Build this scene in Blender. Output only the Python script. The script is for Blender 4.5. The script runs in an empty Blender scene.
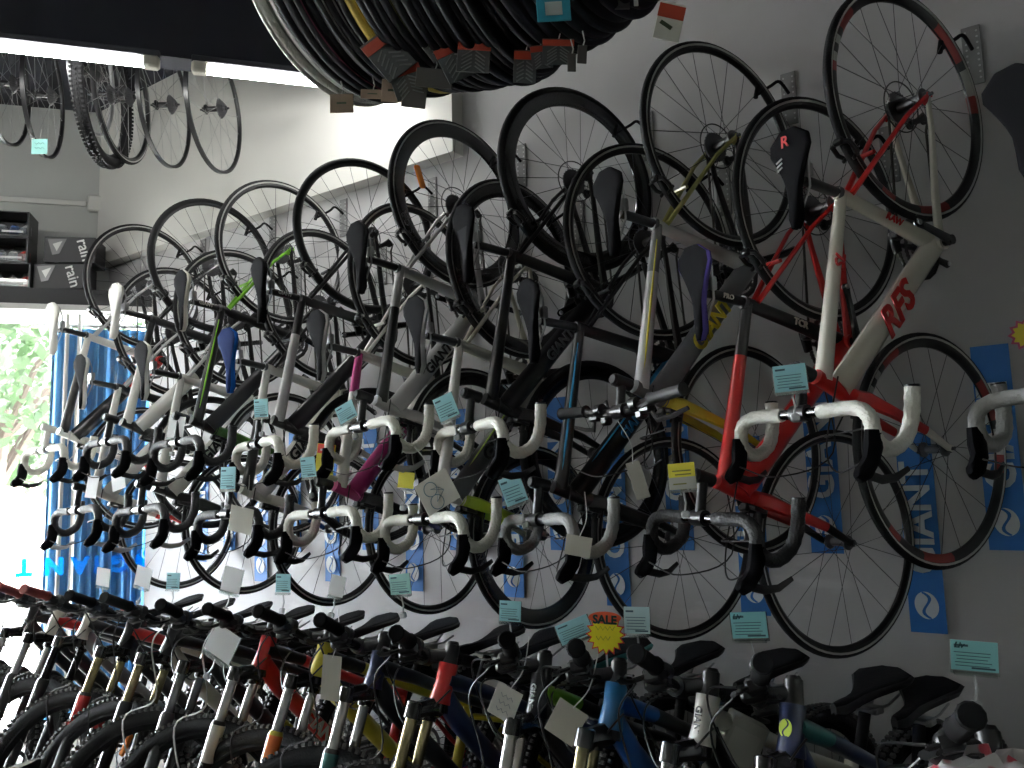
import bpy, math, random
from math import sin, cos, pi, radians, sqrt, atan2
from mathutils import Vector, Matrix
random.seed(7)
SC = bpy.context.scene
COL = SC.collection

# ------------------------------------------------------------------ camera, world, sun, exposure
YAW, ROLL, PITCH, FPX = radians(34.22), radians(-1.6), radians(7.2), 820.0
cam = bpy.data.cameras.new('camera'); co = bpy.data.objects.new('camera', cam); COL.objects.link(co)
F0 = Vector((-sin(YAW), cos(YAW), 0)); R0 = Vector((cos(YAW), sin(YAW), 0))
FW = F0 * cos(PITCH) + Vector((0, 0, sin(PITCH))); U0 = R0.cross(FW)
RT = R0 * cos(ROLL) + U0 * sin(ROLL); UP = U0 * cos(ROLL) - R0 * sin(ROLL)
m = Matrix((RT, UP, -FW)).transposed().to_4x4(); m.translation = Vector((0, -2.939, 1.42))
co.matrix_world = m
cam.sensor_width = 36; cam.lens = FPX / 1024 * 36; cam.clip_start = 0.05; cam.clip_end = 200
SC.camera = co
world = bpy.data.worlds.new('world'); SC.world = world; world.use_nodes = True
bg = world.node_tree.nodes['Background']; bg.inputs[0].default_value = (0.86, 0.93, 1.0, 1); bg.inputs[1].default_value = 34.0
sun = bpy.data.lights.new('sun', 'SUN'); sun.energy = 9; sun.angle = 0.02; sun.color = (1, .96, .88)
so = bpy.data.objects.new('sun', sun); COL.objects.link(so)
so.rotation_euler = Vector((-.45, -.55, -.8)).to_track_quat('-Z', 'Y').to_euler()
TUBE_STRENGTH = 33.0
FILL_STRENGTH = 5.5
SC.view_settings.view_transform = 'Standard'; SC.view_settings.look = 'None'
SC.view_settings.gamma = 1; SC.view_settings.use_curve_mapping = False
SC.view_settings.exposure = 0.85
SC.cycles.use_denoising = True
SC.cycles.max_bounces = 6; SC.cycles.diffuse_bounces = 4; SC.cycles.glossy_bounces = 3
SC.cycles.transparent_max_bounces = 12; SC.cycles.caustics_reflective = False; SC.cycles.caustics_refractive = False
SC.cycles.sample_clamp_indirect = 6

# ------------------------------------------------------------------ materials
MC = {}
def mat(c, rough=.5, metal=0.0, coat=0.0, bump=0.0, bscale=60, var=0.0, vscale=8, emit=0, trans=0):
    if isinstance(c, str): c = NAMED[c]
    key = (tuple(c), rough, metal, coat, bump, bscale, var, vscale, emit, trans)
    if key in MC: return MC[key]
    m = bpy.data.materials.new('mat_%d' % len(MC)); m.use_nodes = True
    nt = m.node_tree; b = nt.nodes['Principled BSDF']
    b.inputs['Base Color'].default_value = (*c, 1); b.inputs['Roughness'].default_value = rough
    b.inputs['Metallic'].default_value = metal; b.inputs['Coat Weight'].default_value = coat
    b.inputs['Coat Roughness'].default_value = .12
    if emit:
        b.inputs['Emission Color'].default_value = (*c, 1); b.inputs['Emission Strength'].default_value = emit
    if trans: b.inputs['Alpha'].default_value = 1 - trans
    tc = nt.nodes.new('ShaderNodeTexCoord')
    if var:
        n = nt.nodes.new('ShaderNodeTexNoise'); n.inputs['Scale'].default_value = vscale; n.inputs['Detail'].default_value = 5
        r = nt.nodes.new('ShaderNodeMapRange'); r.inputs['From Min'].default_value = .3; r.inputs['From Max'].default_value = .7
        r.inputs['To Min'].default_value = 1 - var; r.inputs['To Max'].default_value = 1 + var
        mx = nt.nodes.new('ShaderNodeVectorMath'); mx.operation = 'SCALE'; mx.inputs[0].default_value = c
        nt.links.new(tc.outputs['Object'], n.inputs['Vector']); nt.links.new(n.outputs['Fac'], r.inputs['Value'])
        nt.links.new(r.outputs[0], mx.inputs['Scale']); nt.links.new(mx.outputs[0], b.inputs['Base Color'])
    if bump:
        n2 = nt.nodes.new('ShaderNodeTexNoise'); n2.inputs['Scale'].default_value = bscale; n2.inputs['Detail'].default_value = 3
        bp = nt.nodes.new('ShaderNodeBump'); bp.inputs['Strength'].default_value = bump; bp.inputs['Distance'].default_value = .01
        nt.links.new(tc.outputs['Object'], n2.inputs['Vector']); nt.links.new(n2.outputs['Fac'], bp.inputs['Height'])
        nt.links.new(bp.outputs[0], b.inputs['Normal'])
    MC[key] = m
    return m
NAMED = dict(black=(.007, .007, .008), dark=(.02, .02, .022), grey=(.16, .165, .17), silver=(.5, .5, .5), white=(.78, .77, .72),
             red=(.55, .015, .012), blue=(.01, .09, .35), cyan=(.01, .14, .33), olive=(.38, .37, .12), cyan2=(.02, .3, .6), green2=(.3, .7, .05), lime2=(.6, .8, .15), dgreen=(.05, .16, .02), green=(.18, .48, .03), lime=(.5, .65, .05),
             yellow=(.62, .5, .03), magenta=(.35, .02, .14), navy=(.012, .025, .09), gold=(.3, .26, .14), purple=(.09, .07, .3),
             cream=(.7, .67, .58), teal=(.02, .17, .17), beige=(.42, .4, .33), orange=(.9, .2, .02))
def SADM(n):
    m = mat(n, .7, 0, 0); m.node_tree.nodes['Principled BSDF'].inputs['Specular IOR Level'].default_value = .03; return m
def paint(n): return mat(n, .28, 0, .6)
RUB = mat((.008, .008, .009), .75, bump=.3, bscale=180); RUB.node_tree.nodes['Principled BSDF'].inputs['Specular IOR Level'].default_value = .3
KNOB_LIT = mat((.09, .09, .09), .45)  # black rubber tread knobs, the daylight they catch lightened into the colour
STRIPE = mat((.42, .42, .4), .5)
BLK = mat('black', .35); BLKG = mat('black', .18, 0, .5); MATTE = mat((.009, .009, .01), .65); MATTE.node_tree.nodes['Principled BSDF'].inputs['Specular IOR Level'].default_value = .12
ALU = mat((.55, .55, .56), .3, .9); ALUD = mat((.12, .12, .125), .35, .8); STEEL = mat((.35, .35, .36), .3, .9)
SPK = mat((.035, .035, .04), .35, .5); SPKS = mat((.4, .4, .4), .3, .8)
VINYL = mat((.009, .009, .01), .55, bump=.2, bscale=220); VINYL.node_tree.nodes['Principled BSDF'].inputs['Specular IOR Level'].default_value = .08
WHT = mat('white', .45); TAPEW = mat((.72, .71, .64), .55, bump=.5, bscale=130); TAPEG = mat((.28, .28, .27), .6, bump=.5, bscale=130)
TAPEB = mat((.015, .015, .016), .6, bump=.5, bscale=130)
CHAIN = mat((.06, .055, .05), .4, .7, bump=.8, bscale=400)
def clear_mat(a=.82, col=(.9, .95, .95)):
    k = ('clear', a, col)
    if k in MC: return MC[k]
    m = bpy.data.materials.new('clear_plastic'); m.use_nodes = True; nt = m.node_tree; nt.nodes.remove(nt.nodes['Principled BSDF'])
    o = nt.nodes['Material Output']; t = nt.nodes.new('ShaderNodeBsdfTransparent'); t.inputs[0].default_value = (*col, 1)
    g = nt.nodes.new('ShaderNodeBsdfGlossy'); g.inputs['Roughness'].default_value = .08
    x = nt.nodes.new('ShaderNodeMixShader'); x.inputs[0].default_value = 1 - a
    nt.links.new(t.outputs[0], x.inputs[1]); nt.links.new(g.outputs[0], x.inputs[2]); nt.links.new(x.outputs[0], o.inputs[0])
    MC[k] = m; return m

# ------------------------------------------------------------------ mesh builder
class MB:
    def __init__(s): s.v = []; s.f = []; s.m = []
    def add(s, vs, fs, mi=0):
        b = len(s.v); s.v += [tuple(v) for v in vs]
        for i, f in enumerate(fs):
            s.f.append(tuple(b + k for k in f)); s.m.append(mi[i] if isinstance(mi, (list, tuple)) else mi)
    def tube(s, pts, rad, n=10, mi=0, caps=True, sq=(1, 1), up=None, closed=False):
        pts = [Vector(p) for p in pts]; N = len(pts)
        rad = rad if isinstance(rad, (list, tuple)) else [rad] * N
        vs = []; ref = Vector(up) if up else None; prev = None
        for i, p in enumerate(pts):
            a = pts[(i - 1) % N] if (i or closed) else pts[0]; c = pts[(i + 1) % N] if (i < N - 1 or closed) else pts[-1]
            t = (c - a)
            t = t.normalized() if t.length > 1e-9 else Vector((0, 0, 1))
            if prev is None:
                r = ref or (Vector((0, 1, 0)) if abs(t.y) < .9 else Vector((1, 0, 0)))
            else: r = ref if ref else prev
            x = r - t * r.dot(t)
            if x.length < 1e-6: x = t.orthogonal()
            x.normalize(); prev = x; y = t.cross(x)
            for k in range(n):
                an = 2 * pi * k / n
                vs.append(p + x * cos(an) * rad[i] * sq[0] + y * sin(an) * rad[i] * sq[1])
        fs = []; ml = []
        for i in range(N if closed else N - 1):
            j = (i + 1) % N
            for k in range(n):
                fs.append((i * n + k, i * n + (k + 1) % n, j * n + (k + 1) % n, j * n + k))
                ml.append(mi[i] if isinstance(mi, (list, tuple)) else mi)
        if caps and not closed:
            fs.append(tuple(range(n - 1, -1, -1))); fs.append(tuple((N - 1) * n + k for k in range(n)))
            ml += [mi[0], mi[-1]] if isinstance(mi, (list, tuple)) else [mi, mi]
        s.add(vs, fs, ml)
    def box(s, c, sz, rot=None, mi=0, bev=0):
        hx, hy, hz = sz[0] / 2, sz[1] / 2, sz[2] / 2
        R = rot or Matrix.Identity(3); c = Vector(c)
        if bev:
            b = min(bev, hx * .9, hy * .9, hz * .9); vs = []
            for sx in (-1, 1):
                for sy in (-1, 1):
                    for sz_ in (-1, 1):
                        vs += [(sx * hx, sy * (hy - b), sz_ * (hz - b)), (sx * (hx - b), sy * hy, sz_ * (hz - b)), (sx * (hx - b), sy * (hy - b), sz_ * hz)]
            ix = lambda a, b_, c_, k: ((a * 2 + b_) * 2 + c_) * 3 + k
            fs = []
            for a in (0, 1):
                fs.append([ix(a, 0, 0, 0), ix(a, 1, 0, 0), ix(a, 1, 1, 0), ix(a, 0, 1, 0)])
                fs.append([ix(0, a, 0, 1), ix(1, a, 0, 1), ix(1, a, 1, 1), ix(0, a, 1, 1)])
                fs.append([ix(0, 0, a, 2), ix(1, 0, a, 2), ix(1, 1, a, 2), ix(0, 1, a, 2)])
                for b_ in (0, 1):
                    fs.append([ix(0, a, b_, 1), ix(1, a, b_, 1), ix(1, a, b_, 2), ix(0, a, b_, 2)])
                    fs.append([ix(a, 0, b_, 0), ix(a, 1, b_, 0), ix(a, 1, b_, 2), ix(a, 0, b_, 2)])
                    fs.append([ix(a, b_, 0, 0), ix(a, b_, 1, 0), ix(a, b_, 1, 1), ix(a, b_, 0, 1)])
                    for c_ in (0, 1): fs.append([ix(a, b_, c_, 0), ix(a, b_, c_, 1), ix(a, b_, c_, 2)])
            out = []
            for f in fs:
                p = [Vector(vs[i]) for i in f]; nn = (p[1] - p[0]).cross(p[2] - p[0]); ce = sum(p, Vector()) / len(p)
                out.append(tuple(f) if nn.dot(ce) > 0 else tuple(reversed(f)))
            s.add([c + R @ Vector(v) for v in vs], out, mi)
        else:
            vs = [c + R @ Vector((x * hx, y * hy, z * hz)) for x in (-1, 1) for y in (-1, 1) for z in (-1, 1)]
            s.add(vs, [(0, 1, 3, 2), (4, 6, 7, 5), (0, 4, 5, 1), (2, 3, 7, 6), (0, 2, 6, 4), (1, 5, 7, 3)], mi)
    def ring(s, prof, n=56, mi=0, c=(0, 0, 0), closed=True, amat=None):
        # revolve (r, y) profile round the Y axis
        P = len(prof); vs = []
        for i in range(n):
            a = 2 * pi * i / n
            for r, y in prof: vs.append((c[0] + r * cos(a), c[1] + y, c[2] + r * sin(a)))
        fs = []; ml = []
        for i in range(n):
            j = (i + 1) % n
            for k in range(P if closed else P - 1):
                q = (k + 1) % P
                fs.append((i * P + k, i * P + q, j * P + q, j * P + k))
                mm = mi[k] if isinstance(mi, (list, tuple)) else mi
                if amat: mm = amat(i / n, k, mm)
                ml.append(mm)
        s.add(vs, fs, ml)
    def loft(s, secs, mi=0, caps=True):
        n = len(secs[0]); vs = [v for sc in secs for v in sc]; fs = []; ml = []
        for i in range(len(secs) - 1):
            for k in range(n):
                fs.append((i * n + k, i * n + (k + 1) % n, (i + 1) * n + (k + 1) % n, (i + 1) * n + k))
                ml.append(mi(i, k) if callable(mi) else mi)
        if caps:
            fs += [tuple(range(n - 1, -1, -1)), tuple((len(secs) - 1) * n + k for k in range(n))]
            ml += [mi(0, 0) if callable(mi) else mi] * 2
        s.add(vs, fs, ml)
    def prism(s, poly, y0, y1, mi=0, fn=None):
        fn = fn or (lambda a, b, y: (a, y, b)); n = len(poly)
        vs = [fn(a, b, y0) for a, b in poly] + [fn(a, b, y1) for a, b in poly]
        s.add(vs, [tuple(range(n)), tuple(range(2 * n - 1, n - 1, -1))] + [(i, i + n, (i + 1) % n + n, (i + 1) % n) for i in range(n)], mi)
    def mesh(s, name, smooth=True):
        me = bpy.data.meshes.new(name); me.from_pydata(s.v, [], s.f)
        me.polygons.foreach_set('material_index', s.m)
        if smooth:
            me.polygons.foreach_set('use_smooth', [True] * len(s.f)); me.update(); me.set_sharp_from_angle(angle=radians(38))
        me.update(); return me
def link(name, me, mats, parent=None, M=None):
    o = bpy.data.objects.new(name, me); COL.objects.link(o)
    if me is not None:
        while len(me.materials) < len(mats): me.materials.append(mats[len(me.materials)])
        for i, mm in enumerate(mats):
            if me.materials[i] is not mm: o.material_slots[i].link = 'OBJECT'; o.material_slots[i].material = mm
    if parent is not None: o.parent = parent
    if M is not None: o.matrix_basis = M
    return o
def tag(o, label, cat, group=None, kind=None):
    o['label'] = label; o['category'] = cat
    if group: o['group'] = group
    if kind: o['kind'] = kind
    return o
def struct(name, mb, m, smooth=False):
    o = link(name, mb.mesh(name, smooth), m if isinstance(m, list) else [m]); o['kind'] = 'structure'; return o
def T(x, y=0, z=0): return Matrix.Translation(Vector((x, y, z)) if not isinstance(x, Vector) else x)
def frameM(x, z, o):
    x = Vector(x).normalized(); z = Vector(z); z = (z - x * z.dot(x)).normalized(); y = z.cross(x)
    M = Matrix((x, y, z)).transposed().to_4x4(); M.translation = Vector(o); return M
TXT = {}
def text_mesh(s, size=1.0, bold=.02, ext=.01, shear=0, mirror=False, space=1):
    k = (s, size, bold, ext, shear, mirror, space)
    if k in TXT: return TXT[k]
    c = bpy.data.curves.new('lettering', 'FONT'); c.body = s; c.size = size; c.offset = bold * size; c.extrude = ext
    c.align_x = 'CENTER'; c.align_y = 'CENTER'; c.shear = shear; c.resolution_u = 3; c.space_character = space
    o = bpy.data.objects.new('lettering', c); COL.objects.link(o)
    me = bpy.data.meshes.new_from_object(o.evaluated_get(bpy.context.evaluated_depsgraph_get()))
    me.materials.clear()
    if mirror:
        for v in me.vertices: v.co.x = -v.co.x
        me.flip_normals()
    bpy.data.objects.remove(o); TXT[k] = me; return me
def letter(s, size, o, x, n, m, parent=None, name='lettering', **kw):
    return link(name, text_mesh(s, size, **kw), [m], parent, frameM(x, n, o))

# ------------------------------------------------------------------ shared wheel meshes
def arc_pts(n, r, c, a0, a1): return [(c[0] + r * cos(a0 + (a1 - a0) * i / (n - 1)), c[1] + r * sin(a0 + (a1 - a0) * i / (n - 1))) for i in range(n)]
def tyre_mesh(R, w, stripe=True, knob=False):
    b = MB(); r0 = R - w / 2
    prof = []; ml = []
    for k in range(12):
        a = 2 * pi * k / 12; prof.append((r0 + w / 2 * cos(a), w / 2 * sin(a)))
        mid = a + pi / 12
        ml.append(1 if stripe and abs(abs((mid + pi) % (2 * pi) - pi) - 1.83) < .28 else 0)
    b.ring(prof, 64, ml)
    if knob:
        n = 104
        for i in range(n):
            a = 2 * pi * i / n
            for y, dr in ((-.021, -.005), (0, 0.0), (.021, -.005)):
                aa = a + (pi / n if y == 0 else 0)
                Rm = Matrix.Rotation(-aa, 3, 'Y')
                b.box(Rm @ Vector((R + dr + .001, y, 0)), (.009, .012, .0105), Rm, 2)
    return b.mesh('tyre')
def rim_mesh(R, d, w, decal=None):
    b = MB()
    prof = [(R, -w / 2), (R, w / 2), (R - d * .55, w / 2), (R - d, .003), (R - d, -.003), (R - d * .55, -w / 2)]
    def am(t, k, mm):
        if decal and k in (1, 5, 2, 4):
            for a0, a1, q in decal:
                if a0 <= t < a1: return q
        return mm
    b.ring(prof, 72, [0] * 6, amat=am); return b.mesh('rim')
def hub_mesh(w=.1, fl=.022, rb=.012):
    b = MB(); h = w / 2
    b.ring([(0, -h - .012), (.005, -h - .012), (.006, -h), (.012, -h), (.012, -h + .012), (fl, -h + .014), (fl, -h + .02), (rb, -h + .028), (rb, h - .028),
            (fl, h - .02), (fl, h - .014), (.012, h - .012), (.012, h), (.006, h), (.005, h + .012), (0, h + .012)], 14, 0, closed=False)
    return b.mesh('hub')
def spoke_unit(L, r=.0011):
    b = MB(); b.tube([(0, 0, 0), (0, 0, L)], r, 4, caps=False); return b.mesh('spoke')
def spoke_mats(n, rh, rr, wy, cross=.9):
    out = []
    for i in range(n):
        side = 1 if i % 2 else -1; q = (i // 2) % 2
        ar = 2 * pi * i / n; ah = ar + (cross if q else -cross)
        p = Vector((rh * cos(ah), side * wy, rh * sin(ah))); e = Vector((rr * cos(ar), 0, rr * sin(ar)))
        out.append((p, e))
    return out
def cassette_mesh():
    b = MB()
    for k in range(7):
        r = .05 - .0042 * k; y = -.028 - .0042 * k; n = 26 - 2 * k; pts = []
        for i in range(n * 2):
            a = pi * i / n; rr = r if i % 2 else r - .004
            pts.append((rr * cos(a), rr * sin(a)))
        b.prism(pts, y, y - .002)
        b.ring([(.014, y - .0042), (.014, y), (.02, y), (.02, y - .0042)], 10)
    return b.mesh('cassette', False)
def disc_mesh(r0, r1, y, t=.002):
    b = MB(); b.ring([(r0, y), (r0, y + t), (r1, y + t), (r1, y)], 32); return b.mesh('disc')
def rotor_mesh(r=.08, y=.036):
    b = MB(); b.ring([(r - .014, y), (r - .014, y + .002), (r, y + .002), (r, y)], 36)
    for i in range(6):
        a = i * pi / 3
        b.tube([(.02 * cos(a), y + .001, .02 * sin(a)), (.07 * cos(a + .5), y + .001, .07 * sin(a + .5))], .003, 5)
    b.ring([(.006, y), (.006, y + .002), (.024, y + .002), (.024, y)], 16)
    return b.mesh('brake_rotor')
RR, RM = .338, .352
ME = dict(tyre_road=tyre_mesh(RR, .025), tyre_plain=tyre_mesh(RR, .029, False), tyre_mtb=tyre_mesh(RM, .054, False, True),
          rim_low=rim_mesh(RR - .019, .017, .021), rim_deep=rim_mesh(RR - .02, .05, .023),
          rim_mtb=rim_mesh(RM - .044, .022, .03), hub=hub_mesh(), hub_r=hub_mesh(.125, .025, .014),
          cassette=cassette_mesh(), guard=disc_mesh(.072, .0755, -.022), rotor=rotor_mesh())
ME['rim_red'] = rim_mesh(RR - .02, .024, .022, [(.02, .09, 1), (.1, .108, 2), (.112, .122, 2), (.126, .134, 2), (.14, .17, 1), (.35, .37, 1), (.375, .385, 2), (.39, .398, 2), (.402, .412, 2), (.42, .47, 1), (.68, .75, 1), (.76, .768, 2), (.772, .782, 2), (.786, .794, 2), (.8, .83, 1)])
def put_wheel(parent, name, M, kind='road', rim='low', rear=False, stripe=True, nsp=20, rimm=None, tyre=True, disc=False, smat=SPK, spin=0.0, rimtext=None):
    mtb = kind == 'mtb'; R = RM if mtb else RR
    M = M @ Matrix.Rotation(spin, 4, 'Y')
    rimm = rimm or [BLK]
    rk = 'rim_mtb' if mtb else 'rim_' + rim
    w = link(name, ME['tyre_mtb' if mtb else ('tyre_road' if stripe else 'tyre_plain')], [RUB, RUB, KNOB_LIT] if mtb else ([RUB, STRIPE] if stripe else [RUB, RUB]), parent, M)
    r = link('rim', ME[rk], rimm, w)
    h = link('hub', ME['hub_r' if rear else 'hub'], [ALUD], w)
    rr = R - (.064 if mtb else (.064 if rim == 'deep' else .035)); rh = .022
    ps = spoke_mats(nsp, rh, rr, .034 if rear else .03)
    L = (ps[0][1] - ps[0][0]).length; key = 'spoke%.4f' % L
    if key not in ME: ME[key] = spoke_unit(L)
    for p, e in ps:
        d = (e - p).normalized(); q = d.to_track_quat('Z', 'Y').to_matrix().to_4x4(); q.translation = p
        link('spoke', ME[key], [smat], w, q)
    if rear:
        link('cassette', ME['cassette'], [ALUD if not mtb else CHAIN], w)
        link('spoke_guard', ME['guard'], [BLK], w)
    if disc: link('brake_rotor', ME['rotor'], [STEEL], w)
    if rimtext:
        s, sz, mm, angs = rimtext
        for a in angs:
            for j, ch in enumerate(s):
                aa = a - j * sz / (rr + .03) * .95 * -1
                dirr = Vector((cos(aa), 0, sin(aa)))
                letter(ch, sz, dirr * (rr + .025) + Vector((0, .0105, 0)), Vector((-sin(aa), 0, cos(aa))) * -1 if False else Vector((sin(aa), 0, -cos(aa))) * -1, (0, 1, 0), mm, w, ext=.001, bold=.03)
    return w

# ------------------------------------------------------------------ saddle
def saddle_mesh(L=.27, W=.062, H=.05, K=0):
    b = MB(); secs = []
    for i in range(11):
        t = i / 10; u = -L * .45 + L * t      # rear -> nose
        w = W * (1 - .0 * t) if t < .12 else W * (1 - min(1, (t - .12) / .5)) ** 1.3 + .019
        if t < .12: w = W * (.72 + .3 * (t / .12)) + .006
        w = min(w, W + .01)
        if t > .9: w *= .8
        z = .012 * (1 - t) ** 2 + .01 * max(0, t - .8) + K * (.03 * (1 - t) ** 1.5 - .014 * t); th = H * (.55 + .25 * t)
        if i in (0, 10): w *= .55; th *= .6
        sec = []
        for k in range(14):
            a = 2 * pi * k / 14; x = cos(a); y = sin(a)
            dip = -.008 * (1 - abs(x)) if y > .2 and t < .8 else 0
            yy = y * .014 + dip if y > 0 else y * th * (abs(x) ** .8 * .95 + .05)
            sec.append((u, x * w, z + yy))
        secs.append(sec)
    b.loft(secs, lambda i, k: 1 if k in (0, 6, 7, 13) else (2 if (k in (2, 3, 4) and 2 < i < 7) else 0)); return b.mesh('saddle')
ME['saddle'] = saddle_mesh(); ME['saddle_wide'] = saddle_mesh(.28, .078, .055, 1)
def rails_mesh():
    b = MB()
    for s in (-1, 1):
        b.tube([(-.1, s * .035, -.012), (-.06, s * .022, -.035), (.03, s * .02, -.038), (.1, s * .01, -.014)], .0035, 6)
    b.box((-.015, 0, -.042), (.04, .05, .02), None, 0, .004); return b.mesh('saddle_rail')
ME['rails'] = rails_mesh()
def put_saddle(parent, M, mats, wide=False):
    o = link('saddle', ME['saddle_wide' if wide else 'saddle'], mats, parent, M)
    link('saddle_rail', ME['rails'], [STEEL], o); return o

# ------------------------------------------------------------------ road bicycle geometry (x forward, z up, y left, origin rear hub)
WB = 1.035
BB = Vector((.425, 0, -.07)); SCl = Vector((.335, 0, .325)); HT = Vector((.85, 0, .462)); HB = Vector((.888, 0, .36)); FH = Vector((WB, 0, 0))
def road_frame():
    b = MB(); D = (BB - Vector((.0, 0, 0)))
    ht2 = HT * .8 + HB * .2; hb2 = HB * .75 + HT * .25
    # slots 0 top,1 down front half,2 down rear half,3 seat tube,4 seat stays,5 chain stays,6 head,7 accent
    b.tube([SCl, SCl.lerp(ht2, .3), SCl.lerp(ht2, .7), ht2], [.016, .0185, .021, .024], 12, [0, 7, 7])
    b.tube([hb2, hb2.lerp(BB, .33), hb2.lerp(BB, .62), BB], [.03, .029, .028, .029], 12, [1, 1, 2], sq=(.95, 1.25))
    b.tube([BB, BB.lerp(SCl, .5), SCl, SCl + (SCl - BB) * .05], [.024, .018, .0165, .0165], 12, [3, 3, 3], sq=(.85, 1.25))
    b.tube([HT + (HT - HB) * .06, HT, HB, HB + (HB - HT) * .05], [.021, .021, .024, .025], 12, 6)
    b.tube([BB + Vector((0, -.036, 0)), BB + Vector((0, .036, 0))], .024, 14, 2)
    for s in (-1, 1):
        dz = Vector((0, s * .064, 0))
        b.tube([BB + Vector((-.02, s * .02, 0)), Vector((.28, s * .034, -.045)), Vector((.1, s * .058, -.015)), dz], [.014, .012, .009, .008], 8, 5, sq=(.7, 1.3))
        b.tube([SCl + Vector((-.005, s * .012, -.03)), Vector((.22, s * .03, .205)), Vector((.08, s * .052, .09)), dz], [.0085, .008, .007, .007], 8, 4)
        b.tube([dz + Vector((.03, 0, .02)), dz, dz + Vector((-.005, 0, -.018))], [.008, .012, .008], 6, 4, sq=(.5, 1))
    b.tube([Vector((.2, -.032, .215)), Vector((.2, .032, .215))], .007, 6, 4)
    return b.mesh('frame')
def road_fork():
    b = MB(); c = HB + Vector((.012, 0, -.03))
    b.tube([HB + (HT - HB) * .02, c], [.024, .026], 12, 0)
    for s in (-1, 1):
        b.tube([c + Vector((0, s * .008, .01)), c + Vector((.008, s * .034, -.02)), Vector((.935, s * .045, .24)), Vector((.985, s * .049, .1)), Vector((WB - .004, s * .05, .012)), Vector((WB, s * .05, -.008))],
               [.02, .018, .0145, .011, .0085, .008], 8, [0, 0, 0, 1, 1], sq=(.7, 1.25))
    return b.mesh('fork')
def seatpost_mesh(a, c, r=.0145):
    b = MB(); b.tube([a, a.lerp(c, .02), c], [r * 1.25, r, r], 12, [1, 0]); b.tube([a - (c - a) * .06, a + (c - a) * .02], r * 1.35, 12, 1); return b.mesh('seatpost')
SADR = Vector((.308, 0, .508))
def stem_mesh(a, c, r=.016):
    b = MB(); b.tube([a - Vector((-.008, 0, .032)), a + Vector((-.008, 0, .025))], [.0195, .0195], 12, 0)
    b.tube([a, a.lerp(c, .5), c], [r, r * .9, r * 1.0], 10, 0); b.tube([c + Vector((0, -.024, 0)), c + Vector((0, .024, 0))], .022, 12, 0)
    b.tube([a + Vector((-.008, 0, .025)), a + Vector((-.010, 0, .033))], [.018, .014], 12, 0)
    return b.mesh('stem')
STA = HT + Vector((-.012, 0, .055)); STC = STA + Vector((.108, 0, .016))
FLC = STA + Vector((.085, 0, .01))
def bez(p, n=6):
    out = []
    P = [Vector(q) for q in p]
    P = [P[0] * 2 - P[1]] + P + [P[-1] * 2 - P[-2]]
    for i in range(1, len(P) - 2):
        for k in range(n):
            t = k / n; a, b_, c, d = P[i - 1], P[i], P[i + 1], P[i + 2]
            out.append(.5 * ((2 * b_) + (c - a) * t + (2 * a - 5 * b_ + 4 * c - d) * t * t + (3 * b_ - a - 3 * c + d) * t ** 3))
    out.append(P[-2]); return out
def drop_path(s):
    c = STC
    return bez([c + Vector((0, s * .06, 0)), c + Vector((0, s * .165, .0)), c + Vector((.025, s * .205, .002)), c + Vector((.075, s * .212, -.004)), c + Vector((.1, s * .214, -.05)),
                c + Vector((.075, s * .216, -.105)), c + Vector((.02, s * .22, -.13)), c + Vector((-.05, s * .224, -.135))], 5)
def drop_bar():
    b = MB(); c = STC; b.tube([c + Vector((0, -.065, 0)), c + Vector((0, .065, 0))], .0135, 10, 0); return b.mesh('handlebar')
def tape_mesh(s):
    b = MB(); p = drop_path(s); r = [.0178 + (.0014 if i % 2 else 0) for i in range(len(p))]; b.tube(p, r, 10, 0)
    b.tube([p[-1], p[-1] + Vector((-.006, 0, 0))], .0175, 10, 1); return b.mesh('bar_tape')
def hood_mesh(s):
    b = MB(); c = STC + Vector((.085, s * .214, 0))
    b.tube([c + Vector((-.03, 0, .006)), c + Vector((.01, 0, .008)), c + Vector((.04, -s * .004, .014)), c + Vector((.065, -s * .006, .034)), c + Vector((.074, -s * .006, .054)), c + Vector((.07, -s * .006, .064))],
           [.019, .023, .021, .021, .018, .01], 10, 0, sq=(.85, 1.1)); return b.mesh('brake_hood')
def lever_mesh(s):
    b = MB(); c = STC + Vector((.085, s * .21, 0))
    b.tube([c + Vector((.075, 0, .02)), c + Vector((.085, 0, -.02)), c + Vector((.082, s * .006, -.06)), c + Vector((.06, s * .014, -.1))], [.008, .008, .007, .005], 8, 0, sq=(.6, 1.4)); return b.mesh('brake_lever')
def flat_bar(c, w, rise=.0, back=.03):
    b = MB()
    b.tube(bez([c + Vector((-back, -w / 2 + .12, rise)), c + Vector((-.006, -.12, rise * .8)), c + Vector((0, -.04, 0)), c + Vector((0, .04, 0)), c + Vector((-.006, .12, rise * .8)), c + Vector((-back, w / 2 - .12, rise))], 4), .013, 8, 0)
    return b.mesh('handlebar')
def grip_mesh(c, w, s, rise, back):
    b = MB(); a = c + Vector((-back * .8, s * (w / 2 - .135), rise)); e = c + Vector((-back * 1.25, s * w / 2, rise))
    pts = [a.lerp(e, t) for t in (0, .02, .1, .5, .92, .97, 1)]; b.tube(pts, [.014, .02, .0165, .0175, .0165, .02, .017], 12, 0); return b.mesh('grip')
def flat_lever(c, w, s, rise, back):
    b = MB(); a = c + Vector((-back * .7, s * (w / 2 - .165), rise))
    b.box(a + Vector((.012, 0, -.012)), (.04, .045, .03), None, 0, .006)
    b.tube([a + Vector((.02, s * .01, -.012)), a + Vector((.055, s * .03, -.022)), a + Vector((.05, s * .08, -.03)), a + Vector((.035, s * .14, -.033))], [.007, .007, .006, .005], 7, 0, sq=(1.3, .7))
    return b.mesh('brake_lever')
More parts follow.
